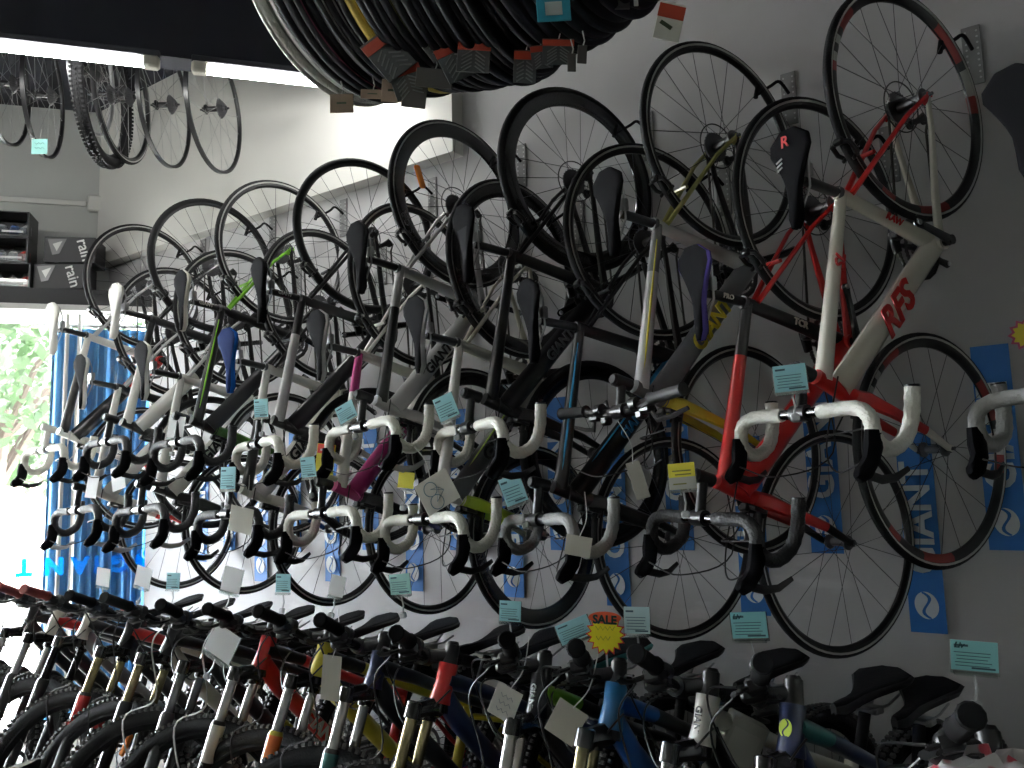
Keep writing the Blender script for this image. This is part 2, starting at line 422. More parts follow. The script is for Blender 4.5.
def shifter_mesh(c, w, s, rise, back):
    b = MB(); a = c + Vector((-back * .6, s * (w / 2 - .2), rise))
    b.tube([a + Vector((0, -.012, 0)), a + Vector((0, .012, 0))], .019, 10, 0); b.box(a + Vector((.018, 0, -.022)), (.055, .035, .03), None, 0, .008)
    b.tube([a + Vector((.0, 0, -.03)), a + Vector((-.028, s * .02, -.038))], [.006, .008], 6, 0, sq=(1.4, .6)); return b.mesh('gear_shifter')
def crank_ring():
    b = MB()
    for r, y, n in ((.098, -.05, 50), (.074, -.043, 36)):
        pts = []
        for i in range(n * 2):
            a = pi * i / n; rr = r if i % 2 else r - .0035; pts.append((rr * cos(a), rr * sin(a)))
        N = len(pts); vs = [(x, y, z) for x, z in pts] + [(x, y - .003, z) for x, z in pts] + [(x * (r - .014) / r, y, z * (r - .014) / r) for x, z in pts] + [(x * (r - .014) / r, y - .003, z * (r - .014) / r) for x, z in pts]
        fs = []
        for i in range(N):
            j = (i + 1) % N
            fs += [(i, j, N + j, N + i), (2 * N + i, i, j, 2 * N + j)[::-1], (N + i, N + j, 3 * N + j, 3 * N + i), (2 * N + j, 2 * N + i, 3 * N + i, 3 * N + j)]
        b.add(vs, fs)
    for i in range(5):
        a = 2 * pi * i / 5 + .3; b.tube([(0, -.05, 0), (.086 * cos(a), -.048, .086 * sin(a))], [.013, .007], 6, 0, sq=(.5, 1))
    b.tube([(0, -.06, 0), (0, -.038, 0)], .022, 14, 0); return b.mesh('chainring', False)
def crank_arm(s):
    b = MB(); b.tube([(0, s * .052, 0), (.06, s * .06, 0), (.14, s * .068, 0), (.17, s * .07, 0), (.18, s * .07, 0)], [.018, .014, .012, .014, .009], 8, 0, sq=(.55, 1))
    b.tube([(0, s * .03, 0), (0, s * .062, 0)], .015, 10, 0); b.tube([(.17, s * .06, 0), (.17, s * .078, 0)], .008, 8, 1); return b.mesh('crank_arm')
def chain_mesh(bb, RC=.096):
    b = MB(); y = -.047; p = []
    for i in range(9):
        a = pi / 2 - pi * i / 8; p.append(bb + Vector((RC * cos(a), y, RC * sin(a))))
    low = Vector((.0, -.047, -.14)); p += [low + Vector((.035, 0, -.01)), low + Vector((.0, 0, -.022)), low + Vector((-.02, 0, .0)), low + Vector((.02, 0, .05)), low + Vector((.03, 0, .08))]
    for i in range(6):
        a = -pi / 2 + .5 - (pi - .2) * i / 5; p.append(Vector((.036 * cos(a), y, .036 * sin(a))))
    b.tube(p, .0042, 6, 0, closed=True, up=(0, 1, 0)); return b.mesh('chain')
def derail_mesh():
    b = MB(); low = Vector((.0, -.047, -.14))
    b.box((.005, -.07, -.045), (.045, .03, .05), Matrix.Rotation(.5, 3, 'Y'), 0, .006)
    b.tube([(.0, -.066, -.01), (.01, -.07, -.04), (.015, -.06, -.07)], .009, 8)
    for s in (-.054, -.04): b.tube([low + Vector((.03, s + .047, .075)), low + Vector((.0, s + .047, 0))], .007, 6, 0, sq=(.4, 1.4))
    b.ring([(.004, -.05), (.004, -.044), (.018, -.044), (.018, -.05)], 14, 0, c=(low.x, 0, low.z)); b.ring([(.004, -.05), (.004, -.044), (.018, -.044), (.018, -.05)], 14, 0, c=(low.x + .03, 0, low.z + .07))
    return b.mesh('rear_derailleur')
def fmech_mesh(bb):
    b = MB(); c = bb + Vector((-.005, -.045, .115)); b.box(c, (.07, .016, .03), Matrix.Rotation(.35, 3, 'Y'), 0, .004); b.box(c + Vector((-.02, .02, .015)), (.04, .03, .035), None, 0, .006); return b.mesh('front_derailleur')
def caliper_mesh():
    b = MB()
    for s in (-1, 1): b.tube([(0, 0, .02), (.005, s * .028, .012), (.004, s * .03, -.018), (.0, s * .02, -.038)], [.008, .008, .007, .006], 7)
    b.box((.006, 0, .022), (.022, .03, .018), None, 0, .004)
    for s in (-1, 1): b.box((0, s * .017, -.036), (.04, .008, .01), None, 0, .002)
    return b.mesh('brake_caliper')
def cable_mesh(paths, r=.0023):
    b = MB()
    for p in paths: b.tube(bez(p, 6), r, 5, 0)
    return b.mesh('cable')
ME.update(frame=road_frame(), fork=road_fork(), post=seatpost_mesh(SCl + (SCl - BB) * .04, Vector((.316, 0, .475))), stem=stem_mesh(STA, STC), stem_f=stem_mesh(STA, FLC), bar=drop_bar(),
          tapeL=tape_mesh(1), tapeR=tape_mesh(-1), hoodL=hood_mesh(1), hoodR=hood_mesh(-1), levL=lever_mesh(1), levR=lever_mesh(-1), ring=crank_ring(), armL=crank_arm(1), armR=crank_arm(-1),
          chain=chain_mesh(BB), rd=derail_mesh(), fd=fmech_mesh(BB), cal=caliper_mesh())
FB = (FLC, .56, .012, .02)
ME['fbar'] = flat_bar(FB[0], FB[1], FB[2], FB[3])
for s, k in ((1, 'L'), (-1, 'R')):
    ME['grip' + k] = grip_mesh(FB[0], FB[1], s, FB[2], FB[3]); ME['flev' + k] = flat_lever(FB[0], FB[1], s, FB[2], FB[3]); ME['shift' + k] = shifter_mesh(FB[0], FB[1], s, FB[2], FB[3])
c = STC
ME['cab1'] = cable_mesh([[c + Vector((.13, .2, .03)), c + Vector((.15, .1, .0)), c + Vector((.08, .0, -.09)), HB + Vector((-.04, .03, .06))]])
ME['cab2'] = cable_mesh([[c + Vector((.13, -.2, .03)), c + Vector((.16, -.09, .0)), c + Vector((.1, .01, -.1)), HB + Vector((-.05, -.03, .05))]])
ME['cab3'] = cable_mesh([[c + Vector((.05, .19, 0)), c + Vector((.06, .05, -.03)), c + Vector((.05, 0, -.12)), HB + Vector((.03, 0, -.01))]])
CB = mat('black', .4); CW = mat((.6, .6, .58), .4)

def road_bike(idx, rear, front, phi, S, label, group='road bicycles hung by the rear wheel on the wall'):
    P = Vector(rear); X = (Vector(front) - P).normalized(); a = phi - 34.22
    into = Vector((sin(radians(a)), cos(radians(a)), 0)); M = frameM(X, -into, P)
    root = bpy.data.objects.new('road_bicycle', None); COL.objects.link(root); root.matrix_basis = M; root.empty_display_size = .1
    tag(root, label, 'bicycle', group)
    c = [paint(k) for k in S['frame']]           # 8 colours
    fr = link('frame', ME['frame'], c, root)
    fk = link('fork', ME['fork'], [paint(S['fork'][0]), paint(S['fork'][1])], root)
    sp = S.get('spin', random.uniform(0, 1)); st = S.get('stripe', True); rim = S.get('rim', 'low')
    rmats = {'red': [BLK, mat((.25, .02, .015), .4), mat((.4, .4, .38), .5)], 'deep': [BLKG], 'low': [S.get('rimm', BLK)]}[rim]
    fw = put_wheel(root, 'front_wheel', T(WB, 0, 0), 'road', rim, False, st, 20, rmats, spin=sp, rimtext=S.get('rt'))
    rw = put_wheel(root, 'rear_wheel', Matrix.Scale(1.07, 4), 'road', rim, True, st, 24, rmats, spin=sp * 2.1, rimtext=S.get('rt'))
    po = link('seatpost', ME['post'], [paint(S.get('post', 'black')), ALUD], root)
    sdl = put_saddle(root, T(SADR) @ Matrix.Rotation(radians(S.get('tilt', 0)), 4, 'Y'), [SADM(S['sad'][0]), SADM(S['sad'][1]), SADM(S['sad'][2] if len(S['sad']) > 2 else S['sad'][0])], False)
    if S.get('smark'):
        letter('R', .045, (-.085, .0, .027), (0, 1, 0), (0, 0, 1), mat((.6, .03, .03), .5), sdl, ext=.001, bold=.01)
        b = MB()
        for q in range(3): b.box((-.02 - .012 * q, -.03, .018), (.004, .022, .002), Matrix.Rotation(.4, 3, 'Z'))
        link('printed_dashes', b.mesh('printed_dashes', False), [mat((.4, .4, .4), .5)], sdl)
    if S['bar'] == 'flat':
        link('stem', ME['stem_f'], [BLK], root); hb = link('handlebar', ME['fbar'], [BLK], root)
        for k in 'LR':
            link('grip', ME['grip' + k], [mat('black', .6)], hb); link('brake_lever', ME['flev' + k], [BLK], hb); link('gear_shifter', ME['shift' + k], [BLK], hb)
    else:
        tp = {'w': TAPEW, 'g': TAPEG, 'b': TAPEB}[S['bar']]
        link('stem', ME['stem'], [BLK if not S.get('wstem') else WHT], root); hb = link('handlebar', ME['bar'], [BLKG if S['bar'] != 'g' else ALUD], root)
        for k in 'LR':
            link('bar_tape', ME['tape' + k], [tp, BLK], hb); link('brake_hood', ME['hood' + k], [SADM('black')], hb); link('brake_lever', ME['lev' + k], [BLK if not S.get('slev') else ALU], hb)
    for q in (1, 2, 3): link('cable', ME['cab%d' % q], [CB if not S.get('wcab') else CW], root)
    cr = link('chainring', ME['ring'], [ALUD], root, T(BB)); ca = radians(S.get('crank', 40))
    link('crank_arm', ME['armL'], [BLKG if not S.get('scrank') else ALU, STEEL], root, T(BB) @ Matrix.Rotation(ca, 4, 'Y')); link('crank_arm', ME['armR'], [BLKG if not S.get('scrank') else ALU, STEEL], root, T(BB) @ Matrix.Rotation(ca + pi, 4, 'Y'))
    link('chain', ME['chain'], [CHAIN], root); link('rear_derailleur', ME['rd'], [BLK], root); link('front_derailleur', ME['fd'], [BLK], root)
    link('brake_caliper', ME['cal'], [BLK], root, T(HB + Vector((.035, 0, -.015))) @ Matrix.Rotation(-.35, 4, 'Y'))
    link('brake_caliper', ME['cal'], [BLK], root, T(Vector((.19, 0, .3))) @ Matrix.Rotation(-.7, 4, 'Y'))
    hb2 = HB * .75 + HT * .25; d = (BB - hb2).normalized(); nup = Vector((0, 1, 0))
    for tb in (S['line'][1] if 'line' in S else ''):
        p0, p1 = (HT * .8 + HB * .2, SCl) if tb == 't' else (hb2, BB)
        nn = Vector((d.z, 0, -d.x)) if tb == 'd' else Vector((0, 0, 1)); nn = nn if nn.z > 0 else -nn; rr_ = .0205 if tb == 't' else .029
        b = MB(); b.tube([p0.lerp(p1, t_) + nn * rr_ * (.55 if tb == 't' else 1.0) + Vector((0, rr_ * (.84 if tb == 't' else .45), 0)) for t_ in (.06, .3, .6, .9)], [.002, .0035, .0035, .0015], 6, 0); link('painted_line', b.mesh('painted_line'), [mat(NAMED[S['line'][0]], .3)], fr)
    if 'dt' in S:
        s, sz, mm, off = S['dt']
        letter(s, sz, hb2.lerp(BB, off) + Vector((0, .0285, 0)), d, nup, mat(mm, .35), fr, ext=.002, bold=.03, shear=S.get('shear', 0))
    if 'tt' in S:
        s, sz, mm, off = S['tt']; ht2 = HT * .8 + HB * .2
        letter(s, sz, ht2.lerp(SCl, off) + Vector((0, .0205, 0)), (SCl - ht2), nup, mat(mm, .35), fr, ext=.002, bold=.02, shear=S.get('shear', 0))
    if 'stt' in S:
        s, sz, mm, off = S['stt']
        letter(s, sz, BB.lerp(SCl, off) + Vector((0, .017, 0)), (BB - SCl), nup, mat(mm, .35), fr, ext=.002, bold=.02, shear=S.get('shear', 0))
    if 'pt' in S:
        s, sz, mm = S['pt']; a_ = SCl + (SCl - BB) * .04; e_ = Vector((.316, 0, .475))
        letter(s, sz, a_.lerp(e_, .5) + Vector((0, .0145, 0)), (a_ - e_), nup, mat(mm, .35), po, ext=.0015, bold=.02)
    if S.get('refl'):
        b = MB(); b.box((-.06, .012, .2), (.09, .014, .03), Matrix.Rotation(.3, 3, 'Y'), 0, .01); link('reflector', b.mesh('reflector'), [mat((.95, .25, .02), .25, coat=1)], rw)['label'] = 'orange spoke reflector'
    return root

# ------------------------------------------------------------------ the room
def noise_wall(name, c1, c2, c3):
    m = bpy.data.materials.new(name); m.use_nodes = True; nt = m.node_tree; b = nt.nodes['Principled BSDF']; b.inputs['Roughness'].default_value = .7
    tc = nt.nodes.new('ShaderNodeTexCoord'); n = nt.nodes.new('ShaderNodeTexNoise'); n.inputs['Scale'].default_value = 1.1; n.inputs['Detail'].default_value = 6; n.inputs['Roughness'].default_value = .55
    r = nt.nodes.new('ShaderNodeValToRGB'); e = r.color_ramp.elements; e[0].position = .35; e[0].color = (*c1, 1); e[1].position = .62; e[1].color = (*c2, 1)
    mp = nt.nodes.new('ShaderNodeMapping'); mp.inputs['Scale'].default_value = (3.2, 3.2, 9); n2 = nt.nodes.new('ShaderNodeTexNoise'); n2.inputs['Scale'].default_value = 1.0; n2.inputs['Detail'].default_value = 4
    r2 = nt.nodes.new('ShaderNodeMapRange'); r2.inputs['From Min'].default_value = .6; r2.inputs['From Max'].default_value = .68
    # scuffed paler patches stay low on the wall
    sx = nt.nodes.new('ShaderNodeSeparateXYZ'); r3 = nt.nodes.new('ShaderNodeMapRange'); r3.inputs['From Min'].default_value = 1.35; r3.inputs['From Max'].default_value = 1.1
    mu = nt.nodes.new('ShaderNodeMath'); mu.operation = 'MULTIPLY'; mu2 = nt.nodes.new('ShaderNodeMath'); mu2.operation = 'MULTIPLY'; mu2.inputs[1].default_value = .35
    mx = nt.nodes.new('ShaderNodeMix'); mx.data_type = 'RGBA'; mx.inputs['B'].default_value = (*c3, 1)
    L = nt.links.new
    L(tc.outputs['Object'], n.inputs['Vector']); L(n.outputs['Fac'], r.inputs[0]); L(tc.outputs['Object'], mp.inputs[0]); L(mp.outputs[0], n2.inputs['Vector'])
    L(n2.outputs['Fac'], r2.inputs['Value']); L(tc.outputs['Object'], sx.inputs[0]); L(sx.outputs['Z'], r3.inputs['Value']); L(r2.outputs[0], mu.inputs[0]); L(r3.outputs[0], mu.inputs[1]); L(mu.outputs[0], mu2.inputs[0])
    L(mu2.outputs[0], mx.inputs['Factor']); L(r.outputs[0], mx.inputs['A']); L(mx.outputs['Result'], b.inputs['Base Color'])
    return m
WALL = noise_wall('grey_wall_paint', (.385, .38, .385), (.45, .44, .445), (.62, .62, .62))
WALLE = mat((.40, .41, .39), .75, var=.06, vscale=2)
DUCT = mat((.56, .55, .52), .6, var=.03, vscale=3)
CEIL = mat((.012, .012, .018), .85)
FLR, CLG = .05, 4.06
EX, EY = -.643, -.766
def slab(poly, z0, z1):
    b = MB(); b.prism(poly, z0, z1, 0, lambda a, c_, y: (a, c_, y)); return b
def strip(p, q, t, z0, z1, side=1):
    d = Vector((q[0] - p[0], q[1] - p[1])).normalized(); n = Vector((-d.y, d.x)) * t * side
    return slab([p, q, (q[0] + n.x, q[1] + n.y), (p[0] + n.x, p[1] + n.y)], z0, z1)
GX = -4.75
g0 = (GX, 0); g1 = (GX + EX * 6.6, EY * 6.6); e0 = (-5.26, 0); e1 = (-5.26 + EX * 6.6, EY * 6.6)
struct('floor', slab([(2.6, 0.2), (GX, .2), g0, g1, (2.6, g1[1])], FLR - .12, FLR), mat((.22, .2, .18), .45, var=.15, vscale=3))
b = slab([(2.6, 0), (2.6, .15), (-5.5, .15), (-5.26, 0)], 2.6, CLG); b2 = slab([(2.6, 0), (2.6, .15), (GX, .15), (GX, 0)], FLR - .1, 2.6); b.add(b2.v, b2.f, b2.m)
struct('wall_right', b, WALL)
struct('wall_left', strip(e0, e1, .15, 2.6, CLG, -1), WALLE)
struct('ceiling', slab([(2.6, .15), (-5.5, .15), (e1[0] - .2, e1[1]), (2.6, e1[1])], CLG, CLG + .12), CEIL)
struct('wall_back', slab([(2.6, g1[1]), (e1[0], e1[1]), (e1[0], e1[1] - .12), (2.6, g1[1] - .12)], FLR - .1, CLG), WALLE)
struct('wall_near', slab([(2.6, .15), (2.72, .15), (2.72, g1[1] - .12), (2.6, g1[1] - .12)], FLR - .1, CLG), WALLE)
b = MB(); b.box((-3.76, -.04, 3.515), (3.04, .08, 1.09)); struct('trim_1', b, DUCT)
# ledge above the shop window: black board with a white lower lip
dE = Vector((EX, EY, 0)); nE = Vector((-EY, EX, 0))
b = slab([g0, g1, (e1[0], e1[1]), e0], 2.62, 2.72); struct('trim_2', b, mat((.018, .018, .02), .6))
b = slab([(g0[0] + .012, 0), (g1[0] + .012, g1[1]), (e1[0], e1[1]), e0], 2.585, 2.62); struct('trim_3', b, mat((.6, .6, .58), .5))
# shop window: frame posts and glass
b = MB()
def onG(t, off=0.0): return Vector((GX, 0, 0)) + dE * t + nE * off
RE = Matrix((dE, nE, Vector((0, 0, 1)))).transposed()
for t in (1.75, 3.6, 5.4): b.box(onG(t) + Vector((0, 0, 1.31)), (.06, .06, 2.54), RE)
b.box(onG(3.3) + Vector((0, 0, .08)), (6.6, .07, .09), RE)
wf = struct('window_1', b, mat((.5, .5, .5), .4, .6))
b = MB(); b.box(onG(3.3) + Vector((0, 0, 1.35)), (6.58, .008, 2.46), RE); gl = link('glass_pane', b.mesh('glass_pane', False), [clear_mat(.93, (.98, .98, .98))], wf)
# mirrored cyan lettering on the glass, read from outside
def film(c):
    m = bpy.data.materials.new('cyan_window_film'); m.use_nodes = True; nt = m.node_tree; nt.nodes.remove(nt.nodes['Principled BSDF']); o = nt.nodes['Material Output']
    t = nt.nodes.new('ShaderNodeBsdfTransparent'); t.inputs[0].default_value = (.04, .62, 1.0, 1); d = nt.nodes.new('ShaderNodeBsdfTranslucent'); d.inputs[0].default_value = (*c, 1)
    x = nt.nodes.new('ShaderNodeMixShader'); x.inputs[0].default_value = .35; nt.links.new(t.outputs[0], x.inputs[1]); nt.links.new(d.outputs[0], x.inputs[2]); nt.links.new(x.outputs[0], o.inputs[0]); return m
FILM = film((.0, .35, .8))
word = [('G', .14), ('I', .27), ('A', .36), ('N', .5), ('T', .66)]
wl = None
for ch, t in word:
    q = onG(t, -.014) + Vector((0, 0, 1.035)); me = text_mesh(ch, .135, .05, .002, 0, True)
    o = link('window_lettering', me, [FILM], wf, frameM(-dE * -1, nE * -1, q)) if False else link('window_lettering', me, [FILM], wf, frameM(-dE, -nE if False else Vector((EY, -EX, 0)), q))
def logo_mesh(r=.05):
    # oval emblem with a leaning S cut through it: two leaf halves
    b = MB()
    for s in (-1, 1):
        outer = [(s * r * .8 * cos(a), r * sin(a)) for a in [(-pi / 2 + pi * i / 14) for i in range(15)]]
        inner = [(s * .12 * r + .32 * r * sin(pi * (1 - 2 * i / 12)) * 1.0, r * (1 - 2 * i / 12) * .94) for i in range(13)]
        vs = [(x, y, 0) for x, y in outer + inner]; vs2 = [(x, y, .002) for x, y, _ in vs]; n = len(vs)
        b.add(vs + vs2, [tuple(range(n)), tuple(range(2 * n - 1, n - 1, -1))] + [(i, (i + 1) % n, (i + 1) % n + n, i + n) for i in range(n)])
    return b.mesh('emblem', False)
ME['logo'] = logo_mesh()
link('window_emblem', ME['logo'], [FILM], wf, frameM(-dE, Vector((EY, -EX, 0)), onG(.0, -.014) + Vector((0, 0, 1.05))) @ Matrix.Scale(1.4, 4))
# wiring trunk and box on the end wall
def onE(t, off=0.0): return Vector((-5.26, 0, 0)) + dE * t + nE * off
b = MB(); b.box(onE(.75, .012) + Vector((0, 0, 3.4)), (1.2, .024, .035), RE, 0, .004); tag(link('cable_trunking', b.mesh('cable_trunking'), [mat((.55, .55, .52), .5)]), 'slim grey cable trunking running along the end wall above the black boxes', 'trunking')
jb = bpy.data.objects.new('junction_box', None); COL.objects.link(jb); jb.location = onE(.08, 0) + Vector((0, 0, 3.4)); tag(jb, 'small square pale electrical box at the wall corner', 'electrical box')
b = MB(); b.box(onE(.08, .025) - jb.location + Vector((0, 0, 3.4)), (.12, .05, .11), RE, 0, .008); link('box_body', b.mesh('box_body'), [mat((.52, .52, .48), .5)], jb)
b = MB(); b.box(onE(.08, .055) - jb.location + Vector((0, 0, 3.4)), (.1, .01, .09), RE, 0, .003); link('cover', b.mesh('cover'), [mat((.56, .56, .52), .5)], jb)

# ------------------------------------------------------------------ beam with fluorescent tubes
bd = Vector((-.627, -.779, 0)).normalized(); bn = Vector((bd.y, -bd.x, 0)) * -1
RB = Matrix((bd, Vector((-bd.y, bd.x, 0)), Vector((0, 0, 1)))).transposed()
A0 = Vector((-2.37, -.02, 3.3))
b = MB(); b.box(A0 + bd * 3.1 + Vector((0, 0, .405)) - Vector((-bd.y, bd.x, 0)) * -.07 * (1 if -bd.y < 0 else -1), (6.2, .12, .71), RB); struct('trim_4', b, mat((.012, .012, .02), .8))
def tube_light(s0, L, label):
    o = bpy.data.objects.new('fluorescent_light', None); COL.objects.link(o); o.location = A0 + bd * s0
    tag(o, label, 'light', 'fluorescent lights under the black beam')
    b = MB(); b.box(bd * (L / 2) + Vector((0, 0, .045)), (L, .034, .03), RB, 0, .004); link('housing', b.mesh('housing'), [mat((.05, .05, .06), .5)], o)
    for e in (0, L):
        b = MB(); b.box(bd * (e + (.035 if e == 0 else -.035)) + Vector((0, 0, .006)), (.07, .05, .055), RB, 0, .01); link('end_cap', b.mesh('end_cap'), [mat('cream', .5)], o)
    b = MB(); b.tube([bd * .06, bd * (L - .06)], .019, 16); link('glass_tube', b.mesh('glass_tube'), [mat((1, 1, .97), .3, emit=TUBE_STRENGTH)], o)
tube_light(.09, 1.02, 'lit white tube light nearest the side wall, partly behind the tyres')
tube_light(1.24, 1.2, 'lit white tube light at the top left of the picture')
tube_light(2.6, 1.2, 'lit white tube light beyond the left picture edge')
tube_light(3.95, 1.2, 'lit white tube light farthest from the side wall')

for q, lab in (((-.9, -3.7, 3.98), 'added fill tube light, unseen, on the ceiling above the viewer'), ((-3.2, -4.2, 3.98), 'added fill tube light, unseen, on the ceiling farther left behind the viewer')):  # unseen ceiling tubes, added to brighten the wall and bikes with soft fill
    o = bpy.data.objects.new('fluorescent_light', None); COL.objects.link(o); o.location = q; tag(o, lab, 'light')
    b = MB(); b.box((0, 0, .05), (1.25, .08, .05), None, 0, .006); link('housing', b.mesh('housing'), [WHT], o)
    b = MB(); b.tube([(-.6, 0, 0), (.6, 0, 0)], .02, 12); link('glass_tube', b.mesh('glass_tube'), [mat((1, 1, .97), .3, emit=FILL_STRENGTH)], o)

# ------------------------------------------------------------------ banners behind the bikes
BLU = mat((.012, .13, .42), .55, bump=.1, bscale=30); BW = mat((.55, .6, .62), .5)
for i, (x, z0) in enumerate([(-.19, 1.19), (-.43, .93), (-.72, 1.17), (-.98, .95), (-1.25, 1.17), (-1.52, .95), (-1.77, 1.16), (-2.01, .96), (-2.3, 1.15), (-2.57, .96), (-2.85, 1.14), (-3.11, .98), (-3.39, 1.12), (-3.65, .96), (-3.92, 1.12), (-4.18, 1.05)]):
    w, h = .105, .63; b = MB(); rows = 12; vs = []
    for j in range(rows + 1):
        t = j / rows; yy = -.006 - .004 * sin(t * 5 + i)
        vs += [(-w / 2, yy, h * t), (w / 2, yy - .002 * cos(i), h * t), (-w / 2, yy + .002, h * t), (w / 2, yy + .002 - .002 * cos(i), h * t)]
    for j in range(rows):
        a = j * 4; b.add([], []); 
    b.add(vs, [f for j in range(rows) for f in ((j * 4, j * 4 + 1, j * 4 + 5, j * 4 + 4), (j * 4 + 2, j * 4 + 6, j * 4 + 7, j * 4 + 3), (j * 4, j * 4 + 4, j * 4 + 6, j * 4 + 2), (j * 4 + 1, j * 4 + 3, j * 4 + 7, j * 4 + 5))])
    o = link('wall_banner', b.mesh('banner'), [BLU]); o.location = (x, -.002, z0)
    where = ['nearest banner at the right edge', 'low banner right of the red and black bike\'s front wheel', 'banner whose lower end shows inside the right-hand low front wheel', 'low banner above the second cyan price card from the right',
             'banner hidden mostly behind the flat-bar bikes', 'low banner behind the left rim of the blue and black bike\'s wheel', 'short-hanging banner between low banners near the middle', 'low banner with its emblem beside the pale cyan card in the middle'][i] if i < 8 else \
            ['banner behind the middle white handlebars', 'low banner left of the middle cyan-green card', 'banner ending above its neighbours left of the middle', 'low banner above the white card left of middle', 'short banner seen through a low front wheel on the left', 'low banner over the cyan card on the left', 'banner lost behind the leftmost black handlebars', 'leftmost narrow banner in bright daylight'][i - 8]
    tag(o, 'blue lettered banner, ' + where, 'banner', 'blue banners hung behind the bikes')
    letter('GIANT', .115, (.0, -.0125, .36), (0, 0, 1), (0, -1, 0), BW, o, bold=.03, ext=.001, space=1.02)
    link('emblem', ME['logo'], [BW], o, frameM((1, 0, 0), (0, -1, 0), (0, -.0118, .085)) @ Matrix.Rotation(.2, 4, 'Z') @ Matrix.Scale(.85, 4))

# ------------------------------------------------------------------ wall-hung road bikes
W, K, R_, G_, BL = 'white', 'black', 'red', 'grey', 'blue'
def S(frame, fork, bar, sad, **k): return dict(frame=frame, fork=fork, bar=bar, sad=sad, **k)
HI = [
 ((0.180, 2.560), (0.250, 1.530), 62, S([K, K, K, K, K, K, K, G_], [K, K], 'g', [K, K], crank=60), 'black road bike cut off at the right edge with grey bar tape'),
 ((-0.315, 2.530), (-0.330, 1.490), 61, S(['cream', 'cream', 'cream', 'cream', 'red', 'cream', 'red', 'cream'], ['red', 'cream'], 'w', [K, K], rim='red', spin=.3, smark=True, dt=('RFS', .11, 'red', .5), tt=('SL', .05, 'red', .62), stt=('RAW', .03, 'red', .5), shear=.3, crank=262, wcab=False), 'white and red road bike with white bar tape and red decals, highest on the right'),
 ((-0.890, 2.560), (-0.859, 1.500), 58, S([G_, G_, 'grey', 'silver', 'olive', K, G_, 'silver'], ['yellow', 'yellow'], 'flat', [K, K], dt=('GIANT', .075, 'yellow', .52), line=('yellow', 't'), crank=110), 'grey flat-bar bike with yellow lettering, yellow fork and thin olive seat stays'),
 ((-1.450, 2.570), (-1.413, 1.500), 57, S([K] * 8, [K, K], 'w', [K, K, 'dark'], stripe=False, rim='deep', dt=('GIANT', .05, 'grey', .5), crank=120), 'all black road bike with white bar tape and fat black rear tyre'),
 ((-2.020, 2.600), (-1.966, 1.550), 46, S(['silver', 'silver', 'silver', 'silver', 'silver', 'silver', 'silver', K], ['silver', K], 'w', [K, 'dark'], rim='deep', dt=('GIANT', .055, K, .45), refl=True, slev=True, crank=80, spin=0, rt=('SCR', .035, mat('grey', .5), [1.0, 4.1])), 'silver road bike with black lettering, deep black rims and an orange spoke reflector'),
 ((-2.550, 2.570), (-2.509, 1.555), 50, S([K, K, K, K, K, K, K, 'silver'], [K, W], 'w', [K, K], stripe=False, pt=('GIANT', .02, 'silver'), crank=100), 'black road bike with white bar tape and a small grey word on its seatpost'),
 ((-3.120, 2.600), (-3.092, 1.575), 42, S([K, 'dark', K, K, 'green', K, K, K], ['dgreen', K], 'b', [K, 'cream'], pt=('GIANT', .022, 'cream'), line=('green2', 't'), crank=60), 'black road bike with bright green seat stays and cream-edged saddle'),
 ((-3.670, 2.630), (-3.655, 1.595), 40, S([K, W, K, 'dark', K, K, K, W], [K, W], 'b', [W, W], stripe=False, crank=100, tilt=-4), 'black and white road bike with white saddle, slick tyres and black bars'),
 ((-4.290, 2.620), (-4.258, 1.610), 36, S([W, K, 'red', W, 'silver', K, W, K], [W, 'red'], 'w', [W, W], wstem=True, wcab=True, dt=('GIANT', .05, K, .5), crank=40), 'white road bike with white saddle and white tape near the window'),
]
LO = [
 ((-0.590, 2.265), (-.61, 1.215), 62, S([K, 'red', 'red', K, 'red', 'red', 'red', 'red'], ['red', K], 'b', [K, 'purple', K], spin=.1, pt=('PRO', .02, 'cream'), stt=('TCR', .03, 'cream', .5), crank=200, tilt=2), 'glossy red road bike with black tape and purple-edged saddle, lowest on the right'),
 ((-1.170, 2.275), (-1.13, 1.225), 62, S([K, K, 'cyan', K, K, K, K, K], [K, K], 'g', [K, K], dt=('GIANT', .045, 'cyan', .5), line=('cyan2', 'td'), crank=130), 'black and blue road bike with grey bar tape'),
 ((-1.740, 2.275), (-1.69, 1.245), 46, S([W, G_, 'cream', W, 'cream', 'cream', W, W], ['lime', W], 'w', [K, 'silver'], rim='deep', dt=('GIANT', .07, K, .45), line=('lime2', 'd'), crank=100, rt=('GIANT', .03, mat('grey', .5), [1.2, 4.0])), 'white and grey road bike with lime edging and deep rims'),
 ((-2.260, 2.295), (-2.2, 1.255), 42, S(['magenta', 'magenta', W, W, W, K, 'magenta', W], [K, 'purple'], 'w', [K, 'silver'], dt=('DEFY', .05, 'silver', .5), crank=150), 'magenta and white road bike with a pale-edged saddle'),
 ((-2.830, 2.295), (-2.77, 1.255), 38, S([W, W, 'cream', W, K, K, W, K], [W, BL], 'b', ['navy', 'blue', 'navy'], dt=('GIANT', .07, K, .5), crank=60), 'white road bike with a blue saddle and black bars'),
 ((-3.450, 2.315), (-3.38, 1.275), 38, S([W, W, 'silver', W, 'silver', K, K, W], [K, 'lime'], 'b', [K, W], dt=('GIANT', .07, K, .5), crank=20, slev=True), 'white and black road bike with a white-edged saddle and wide black bars'),
 ((-3.990, 2.315), (-3.93, 1.275), 36, S([W, W, W, K, 'silver', K, W, W], [W, 'red'], 'b', [K, W], slev=True, crank=80), 'white and red road bike with white and black saddle in front of the curtain'),
]
HOOKM = None
